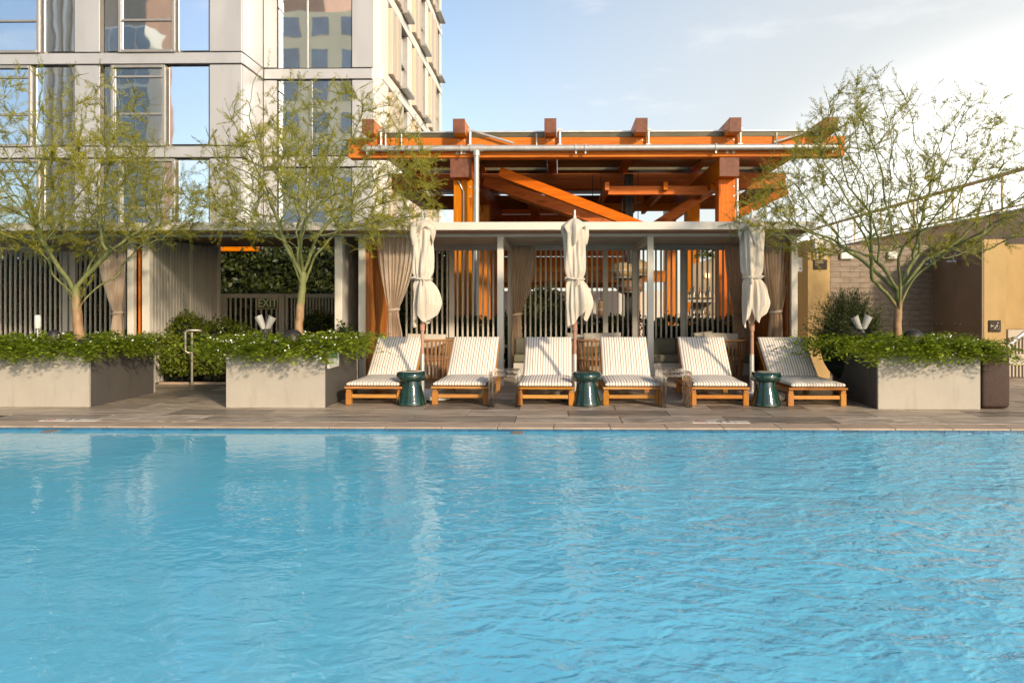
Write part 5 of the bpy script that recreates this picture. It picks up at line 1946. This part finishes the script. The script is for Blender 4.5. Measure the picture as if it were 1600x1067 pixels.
def make_tree(label, seed, base, fork, cx, z_top, rx, leafmat, r0=.068, tilt=0.0, dens=1.0, lf=1.0):
    base, fork = np.array(base, float), np.array(fork, float)
    H = z_top - fork[2]
    def env(rg, n):
        out = []
        while len(out) < n:
            u, v, w = rg.uniform(-1, 1), rg.uniform(-1, 1), rg.uniform(.0, 1)
            rr = math.hypot(u, v)
            if rr > 1:
                continue
            # upswept vase: wide at mid height, rounded ragged top, hollow near the fork
            lim_top = 1 - .55 * rr ** 2.2 + .10 * math.sin(3 * math.atan2(v, u) + seed)
            lim_bot = .02 + .24 * rr + (0.18 if rr < .4 else 0)
            if lim_bot < w < lim_top and rg.uniform() < (.35 + .65 * rr) * (1.1 - .45 * w):
                out.append((cx + u * rx + tilt * w, fork[1] + v * rx * .82, fork[2] + w * H))
        return np.array(out)
    nodes, par, nt_ = grow(seed, base, fork, env, int(1700 * dens))
    N = len(nodes)
    # radii by pipe model
    w = np.zeros(N)
    kids = [[] for _ in range(N)]
    for i in range(1, N):
        kids[par[i]].append(i)
    for i in range(N - 1, -1, -1):
        w[i] = 1.0 if not kids[i] else sum(w[k] for k in kids[i])
    rad = .0030 * w ** .455
    tr_top = rad[nt_ - 1]
    for i in range(nt_):
        rad[i] = r0 * (1.12 - .3 * i / nt_)
    lim = r0 * .62
    rad[nt_:] = np.minimum(rad[nt_:], lim)
    # limb membership
    memb = np.full(N, -1)
    nlimb = 0
    big = {}
    for i in range(nt_, N):
        if par[i] < nt_:
            memb[i] = nlimb
            nlimb += 1
        else:
            memb[i] = memb[par[i]]
    root = thing('palo_verde_tree', label, 'tree', tuple(base), 'palo verde trees in the planters')
    bm = nb()
    tube(bm, [tuple(nodes[i]) for i in range(nt_)] , [float(rad[i]) * (1.18 if i == 0 else 1) for i in range(nt_)], 12)
    obj('trunk', bm, MT['bark'], root, True)
    rg = np.random.default_rng(seed + 77)
    for L in range(nlimb):
        idx = np.nonzero(memb == L)[0]
        if len(idx) < 4:
            continue
        verts, faces = [], []
        ringof = {}
        def ring(i, r, n, d):
            ref = np.array([.31, .77, .55]) if abs(d[2]) < .9 else np.array([1., 0, 0])
            a = np.cross(d, ref)
            a /= np.linalg.norm(a)
            b_ = np.cross(d, a)
            s = len(verts)
            for k in range(n):
                t = 2 * PI * k / n
                verts.append(tuple(nodes[i] + (a * math.cos(t) + b_ * math.sin(t)) * r))
            return s
        for i in idx:
            p = par[i]
            d = nodes[i] - nodes[p]
            d /= max(1e-9, np.linalg.norm(d))
            n = 8 if rad[i] > .012 else (5 if rad[i] > .006 else 3)
            rp = min(rad[p], rad[i] * 1.25) if p >= nt_ else rad[i] * 1.25
            a = ring(p, rp, n, d)
            b_ = ring(i, rad[i], n, d)
            for k in range(n):
                faces.append((a + k, a + (k + 1) % n, b_ + (k + 1) % n, b_ + k))
        me = bpy.data.meshes.new('limb')
        me.from_pydata(verts, [], faces)
        me.polygons.foreach_set('use_smooth', [True] * len(faces))
        o = link('limb', me, MT['bark'], root)
        BASE[o.name] = (0, 0, 0)
    # fine side twigs carrying needle-like leaflets
    thin = np.nonzero((rad < .0085) & (np.arange(N) >= nt_))[0]
    C, A, B, T = [], [], [], []
    tv, tf = [], []
    clump = rg.uniform(0, 6.28, 3)
    for i in thin:
        p = nodes[i]
        d = nodes[i] - nodes[par[i]]
        d /= np.linalg.norm(d)
        dn = .5 + .5 * math.sin(p[0] * 3.1 + clump[0]) * math.sin(p[2] * 3.4 + clump[1]) + .35 * math.sin(p[1] * 4 + clump[2])
        k = rg.poisson(max(.15, 2.1 * dn ** 1.3 if dn > 0 else .15) * lf)
        tipn = not kids[i]
        if tipn:
            k += 1
        for _ in range(k):
            v = d * .8 + rg.normal(0, .55, 3) + np.array([0, 0, .12])
            v /= np.linalg.norm(v)
            Lg = rg.uniform(.10, .28)
            q = p + v * Lg
            sd_ = np.cross(v, rg.normal(0, 1, 3))
            sd_ /= np.linalg.norm(sd_)
            s = len(tv)
            r = .0034
            c2 = np.cross(v, sd_)
            for t in range(3):
                o_ = (sd_ * math.cos(2.1 * t) + c2 * math.sin(2.1 * t)) * r
                tv.append(tuple(p + o_))
            tv.append(tuple(q))
            for t in range(3):
                tf.append((s + t, s + (t + 1) % 3, s + 3))
            m = int(rg.integers(9, 17))
            ti = np.clip(rg.normal(.32 + .45 * dn * .7, .2), 0, 1)
            for j in range(m):
                f = (j + .6) / m
                for sg in (-1, 1):
                    dirv = v * .75 + sg * sd_ * .75 + rg.normal(0, .22, 3)
                    dirv /= np.linalg.norm(dirv)
                    l = rg.uniform(.013, .030) * (1.1 - .35 * f)
                    wv = np.cross(dirv, rg.normal(0, 1, 3))
                    wv /= np.linalg.norm(wv)
                    C.append(p + v * Lg * f + dirv * l * .9)
                    A.append(dirv * l)
                    B.append(wv * .0038)
                    T.append(ti + rg.normal(0, .1))
    me = bpy.data.meshes.new('twig')
    me.from_pydata(tv, [], tf)
    o = link('twig', me, MT['bark'], root, 'stuff')
    BASE[o.name] = (0, 0, 0)
    me = leaf_mesh('crown', np.array(C), np.array(A), np.array(B), np.clip(np.array(T), 0, 1))
    o = link('crown', me, MT[leafmat], root, 'stuff')
    BASE[o.name] = (0, 0, 0)
    print('tree', seed, N, len(C))
    return root
YT = 10.4
make_tree('palo verde tree in the planter before the ivy screen', 3, (wx(125, YT), YT, .66), (wx(118, YT), YT, wz(452, YT, -6.5)), wx(122, YT), wz(112, YT, -6.5), 1.60, 'palo_leaf', .066, 0, 1.0, 1.1)
make_tree('palo verde tree in the poster planter, before the EXIT gate', 8, (wx(463, YT), YT, .66), (wx(474, YT), YT, wz(425, YT, -3.5)), wx(490, YT), wz(112, YT, -3.5), 1.72, 'palo_leaf', .054, 0, 1.0, 1.1)
make_tree('palo verde tree in the planter before the dark shower wall', 21, (wx(1402, YT), YT, .66), (wx(1404, YT), YT, wz(455, YT, 4.5)), wx(1378, YT), wz(122, YT, 4.5), 2.15, 'palo_leaf_backlit', .052, .22, 1.3, .7)

def groundcover(label, x0, x1, seed, n_spray, spread=(1, 1), flowers=60):
    rg = np.random.default_rng(seed)
    C, A, B, T, F = [], [], [], [], []
    FC, FN = [], []
    xc, yc = (x0 + x1) / 2, (PY0 + PY1) / 2
    for s in range(n_spray):
        px = rg.uniform(x0 + .03, x1 - .03)
        py = rg.uniform(PY0 + .03, PY1 - .03)
        edge = rg.uniform() < .62
        if edge:
            e = rg.uniform()
            if e < .50:
                py = PY0 + rg.uniform(.02, .16)
            elif e < .72:
                px = x0 + rg.uniform(.02, .2)
            elif e < .94:
                px = x1 - rg.uniform(.02, .2)
            else:
                py = PY1 - rg.uniform(.02, .2)
        out = np.array([(px - xc) / (x1 - x0) * 2, (py - yc) / (PY1 - PY0) * 2])
        out = np.where(np.abs(out) > .72, out * 1.3, out * .35)
        d = np.array([out[0], out[1], 0]) + np.append(rg.normal(0, .45, 2), 0)
        d /= max(.05, np.linalg.norm(d))
        L = rg.uniform(.24, .52) + (rg.uniform(0, .3) if rg.uniform() < .18 else 0)
        rise = rg.uniform(.12, .26) if not edge else rg.uniform(.08, .22)
        m = int(rg.integers(22, 34))
        sid = np.array([-d[1], d[0], 0])
        tt = np.clip(rg.normal(.5, .2), 0, 1)
        mx_x = spread[0] if d[0] < 0 else spread[1]
        for j in range(m):
            f = (j + .5) / m
            p = np.array([px, py, PZ - .08]) + d * L * (f if abs(d[0]) < .5 else f * mx_x)
            p[2] += rise * math.sin(min(1.0, f * 1.35) * PI / 2) * 1.1 - (.34 * max(0, f - .40) ** 1.25 if edge else .05 * f)
            p += rg.normal(0, .014, 3)
            if p[2] < PZ + .01 and p[1] > PY0 - .015 and p[1] < PY1 and x0 - .015 < p[0] < x1 + .015 and p[2] > .70:
                p[2] = PZ + rg.uniform(0, .05)
            sg = 1 if j % 2 else -1
            dirv = d * .55 + sid * sg * .85 + np.array([0, 0, rg.uniform(-.35, .25)]) + rg.normal(0, .2, 3)
            dirv /= np.linalg.norm(dirv)
            l = rg.uniform(.016, .034) * (1.25 if s % 3 == 0 else 1)
            up = np.array([0, 0, 1.0]) + rg.normal(0, .4, 3) - d * .35
            wv = np.cross(dirv, up)
            wv /= np.linalg.norm(wv)
            C.append(p + dirv * l)
            A.append(dirv * l)
            B.append(wv * l * .48)
            T.append(tt * .7 + .3 * f + rg.normal(0, .12))
        if rg.uniform() < flowers / n_spray:
            f = rg.uniform(.35, .9)
            q = np.array([px, py, PZ - .08]) + d * L * f
            q[2] += rise * math.sin(min(1.0, f * 1.35) * PI / 2) * 1.1 - (.34 * max(0, f - .40) ** 1.25 if edge else .05 * f) + rg.uniform(.015, .05)
            FC.append(q)
    root = thing('flowering_ground_cover', label, 'plant', (xc, yc, PZ - .05), 'white flowered plants spilling over the planters')
    o = link('foliage', leaf_mesh('foliage', np.array(C), np.array(A), np.array(B), np.clip(np.array(T), 0, 1), np.array([[0, 0, .004]])), MT['fern_leaf'], root, 'stuff')
    BASE[o.name] = (0, 0, 0)
    C, A, B = [], [], []
    for q in FC:
        for c in range(int(rg.integers(1, 4))):
            q2 = q + rg.normal(0, .02, 3)
            nrm = np.array([rg.normal(0, .5), -.6 + rg.normal(0, .4), .8])
            nrm /= np.linalg.norm(nrm)
            u = np.cross(nrm, [1, 0, 0.1])
            u /= np.linalg.norm(u)
            v = np.cross(nrm, u)
            r = rg.uniform(.006, .011)
            for k in range(5):
                a = 2 * PI * k / 5
                dv = u * math.cos(a) + v * math.sin(a)
                wv = -u * math.sin(a) + v * math.cos(a)
                C.append(q2 + dv * r * .75)
                A.append(dv * r * .75)
                B.append(wv * r * .55)
    o = link('flowers', leaf_mesh('flowers', np.array(C), np.array(A), np.array(B), np.ones(len(C))), MT['petal'], root, 'stuff')
    BASE[o.name] = (0, 0, 0)
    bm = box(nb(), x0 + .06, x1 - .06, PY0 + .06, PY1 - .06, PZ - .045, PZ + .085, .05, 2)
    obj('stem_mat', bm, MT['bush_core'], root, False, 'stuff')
    return root
groundcover('white flowered ground cover spilling from the planter before the ivy screen', *PL[0], 5, 900, (1, .95), 60)
groundcover('white flowered ground cover spilling from the poster planter', *PL[1], 6, 760, (1.15, 1.0), 120)
groundcover('white flowered ground cover spilling from the planter before the shower wall', *PL[2], 7, 780, (1.6, 1.1), 40)

def scatter_leaves(pts, nrm, rg, size, mat_tint=.5, spread=.2, jit=.6, wfac=.5):
    n = len(pts)
    d = unit(nrm * .4 + rg.normal(0, jit, (n, 3)) + np.array([0, 0, -.1]))
    w = unit(np.cross(d, nrm + rg.normal(0, .5, (n, 3))))
    l = size * rg.uniform(.65, 1.3, (n, 1))
    t = np.clip(rg.normal(mat_tint, spread, n), 0, 1)
    return pts + d * l, d * l, w * l * wfac, t
def hedge(name, label, cat, x0, x1, y0, y1, z0, z1, n, size, mat, seed, core=True, lump=.12, group=None, tint=.45):
    rg = np.random.default_rng(seed)
    root = thing(name, label, cat, ((x0 + x1) / 2, (y0 + y1) / 2, z0), group)
    A_f, A_t = (x1 - x0) * (z1 - z0), (x1 - x0) * (y1 - y0)
    nf = int(n * A_f / (A_f + A_t))
    P1 = np.stack([rg.uniform(x0, x1, nf), np.full(nf, y0), rg.uniform(z0, z1, nf)], 1)
    N1 = np.tile([0, -1.0, .2], (nf, 1))
    P2 = np.stack([rg.uniform(x0, x1, n - nf), rg.uniform(y0, y1, n - nf), np.full(n - nf, z1)], 1)
    N2 = np.tile([0, -.3, 1.0], (n - nf, 1))
    Pp, Nn = np.vstack([P1, P2]), np.vstack([N1, N2])
    q = np.sin(Pp[:, 0] * 5.1 + seed) * np.sin(Pp[:, 2] * 4.3 + Pp[:, 1] * 3) + .6 * np.sin(Pp[:, 0] * 11 + Pp[:, 2] * 9)
    Pp = Pp + Nn * (q * lump * .5)[:, None] + rg.normal(0, lump * .35, Pp.shape)
    C, A, B, T = scatter_leaves(Pp, Nn, rg, size, tint, .22)
    T = np.clip(T + .12 * q, 0, 1)
    o = link('foliage', leaf_mesh('foliage', C, A, B, T), MT[mat], root, 'stuff')
    BASE[o.name] = (0, 0, 0)
    if core:
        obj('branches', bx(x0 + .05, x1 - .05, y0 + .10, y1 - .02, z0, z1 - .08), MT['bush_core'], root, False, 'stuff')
    return root
hedge('clipped_hedge', 'dark clipped hedge behind the slat screen nearest the EXIT gate', 'hedge', XL + .1, X1 + .1, 15.25, 15.9, 0, .93, 5200, .035, 'hedge_leaf', 31, group='low hedges behind the slat screens')
hedge('clipped_hedge', 'dark clipped hedge behind the middle slat screen', 'hedge', X1 + .15, X2 + .2, 15.25, 15.9, 0, .95, 5200, .035, 'hedge_leaf', 32, group='low hedges behind the slat screens')
hedge('clipped_hedge', 'dark clipped hedge in front of the bottle shelves', 'hedge', X2 + .25, XR + .6, 15.25, 15.9, 0, .93, 5200, .035, 'hedge_leaf', 33, group='low hedges behind the slat screens')
hedge('ivy_hedge', 'tall dark ivy behind the slat screen', 'hedge', -12.5, -7.35, 15.5, 16.4, 0, 2.3, 12000, .055, 'ivy_leaf', 34, lump=.22)
hedge('tree_hedge', 'tall dark leafy hedge behind the EXIT gate', 'hedge', XG0 - 1.9, XL + .6, 17.2, 18.4, 0, 2.45, 16000, .065, 'ivy_leaf', 35, lump=.3, tint=.35)
tag(obj('cedar_lintel', bx(-13, XG0 - .2, 17.0, 17.25, 2.46, 2.60, .01), MT['cedar_x'], None), 'orange stained timber beam above the ivy behind the slat screen', 'beam')

def bush(name, label, c, r, n, size, mat, seed, tint=.5, wfac=.45, jit=.6, group=None, core=.72):
    rg = np.random.default_rng(seed)
    root = thing(name, label, 'shrub', (c[0], c[1], 0), group)
    d = unit(rg.normal(0, 1, (n, 3)))
    d[:, 2] = np.abs(d[:, 2]) * 1.05 - .22
    k = rg.uniform(.70, 1.08, n) * (1 + .16 * np.sin(d[:, 0] * 6 + seed) * np.sin(d[:, 2] * 7 + d[:, 1] * 4))
    Pp = np.array(c) + d * np.array(r) * k[:, None]
    C, A, B, T = scatter_leaves(Pp, unit(d), rg, size, tint, .22, jit, wfac)
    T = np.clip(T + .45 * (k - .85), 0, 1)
    m = C[:, 2] > .01
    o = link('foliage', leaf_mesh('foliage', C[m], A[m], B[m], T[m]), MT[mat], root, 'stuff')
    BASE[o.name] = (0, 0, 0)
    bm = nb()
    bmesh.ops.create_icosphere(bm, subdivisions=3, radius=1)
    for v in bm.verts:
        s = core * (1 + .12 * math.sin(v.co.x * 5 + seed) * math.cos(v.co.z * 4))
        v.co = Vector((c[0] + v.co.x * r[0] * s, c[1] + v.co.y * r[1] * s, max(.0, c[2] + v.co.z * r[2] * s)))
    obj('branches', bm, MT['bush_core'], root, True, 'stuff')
    return root
bush('leafy_bush', 'bright green leafy bush behind the handrail, nearest the slatted flank wall', (wx(262, 13.2), 12.95, .34), (.78, .6, .78), 7500, .036, 'bush_leaf', 41, .55, group='bushes in the bed of the passage')
bush('leafy_bush', 'narrow green leafy bush against the corner post of the slatted flank wall', (wx(243, 12.75), 12.75, .36), (.34, .3, .66), 2600, .034, 'bush_leaf', 46, .5, group='bushes in the bed of the passage')
bush('leafy_bush', 'tallest green leafy bush behind the handrail', (wx(304, 13.3), 13.1, .36), (.62, .7, .84), 6600, .036, 'bush_leaf', 42, .6, group='bushes in the bed of the passage')
bush('leafy_bush', 'darker green leafy bush between the handrail and the poster planter', (wx(362, 13.3), 13.1, .32), (.80, .7, .78), 7000, .036, 'bush_leaf', 43, .42, group='bushes in the bed of the passage')
bush('leafy_bush', 'small dark bush by the gateway post behind the poster planter', (wx(540, 12.0), 12.0, .55), (.22, .25, .52), 1200, .026, 'hedge_leaf', 44, .5, group='bushes in the bed of the passage')
bush('leafy_bush', 'small bush at the foot of the gate leaf beside the tree trunk', (wx(497, 14.5), 14.5, .7), (.42, .3, .55), 1500, .035, 'bush_leaf', 45, .3, group='bushes in the bed of the passage')
# feathery needle shrub behind the right planter
def needle_shrub(label, c, r, n, seed):
    rg = np.random.default_rng(seed)
    root = thing('needle_shrub', label, 'shrub', (c[0], c[1], 0))
    C, A, B, T = [], [], [], []
    for s in range(n):
        a = rg.uniform(0, 2 * PI)
        el = rg.uniform(.25, 1.45)
        d = np.array([math.cos(a) * math.cos(el), math.sin(a) * math.cos(el), math.sin(el)])
        L = rg.uniform(.72, 1.12)
        tip = np.array(c) + d * np.array(r) * L
        base = np.array(c) + d * np.array(r) * .25
        for j in range(26):
            f = .30 + .7 * (j + rg.uniform()) / 26
            p = base + (tip - base) * f + rg.normal(0, .01, 3)
            dv = unit(d * .9 + rg.normal(0, .55, 3))
            w = unit(np.cross(dv, rg.normal(0, 1, 3)))
            l = rg.uniform(.018, .032)
            C.append(p + dv * l)
            A.append(dv * l)
            B.append(w * .0042)
            T.append(.15 + .6 * f + rg.normal(0, .12))
    o = link('foliage', leaf_mesh('foliage', np.array(C), np.array(A), np.array(B), np.clip(np.array(T), 0, 1)), MT['rosemary_leaf'], root, 'stuff')
    BASE[o.name] = (0, 0, 0)
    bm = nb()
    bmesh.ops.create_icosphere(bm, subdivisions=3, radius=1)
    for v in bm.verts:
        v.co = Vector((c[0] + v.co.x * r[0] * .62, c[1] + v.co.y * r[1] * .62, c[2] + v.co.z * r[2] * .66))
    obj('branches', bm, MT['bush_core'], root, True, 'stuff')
needle_shrub('dark feathery needle shrub at the back of the planter before the shower wall', (wx(1322, 11.0), 10.95, .72), (.60, .45, .76), 620, 51)
bush('agave_tuft', 'spiky green plant on top of the bottle shelf wall', (wx(1110, 18.6), 18.6, wz(402, 18.6) + .05), (.28, .15, .26), 260, .09, 'bush_leaf', 52, .7, .16, .5, core=.2)
bush('patio_shrub', 'dark leafy shrub seen through the screen behind the middle parasol', (wx(848, 20), 20, .9), (.75, .5, .95), 2600, .06, 'ivy_leaf', 53, .5)
bush('patio_shrub', 'dark leafy shrub seen through the screen nearest the EXIT gate', (wx(690, 17.2), 17.2, .7), (.5, .4, .8), 2200, .05, 'bush_leaf', 54, .35)
bush('patio_shrub', 'bright shrub low beside the small woven lamps', (wx(968, 20), 20, .55), (.35, .3, .4), 900, .05, 'bush_leaf', 55, .8)
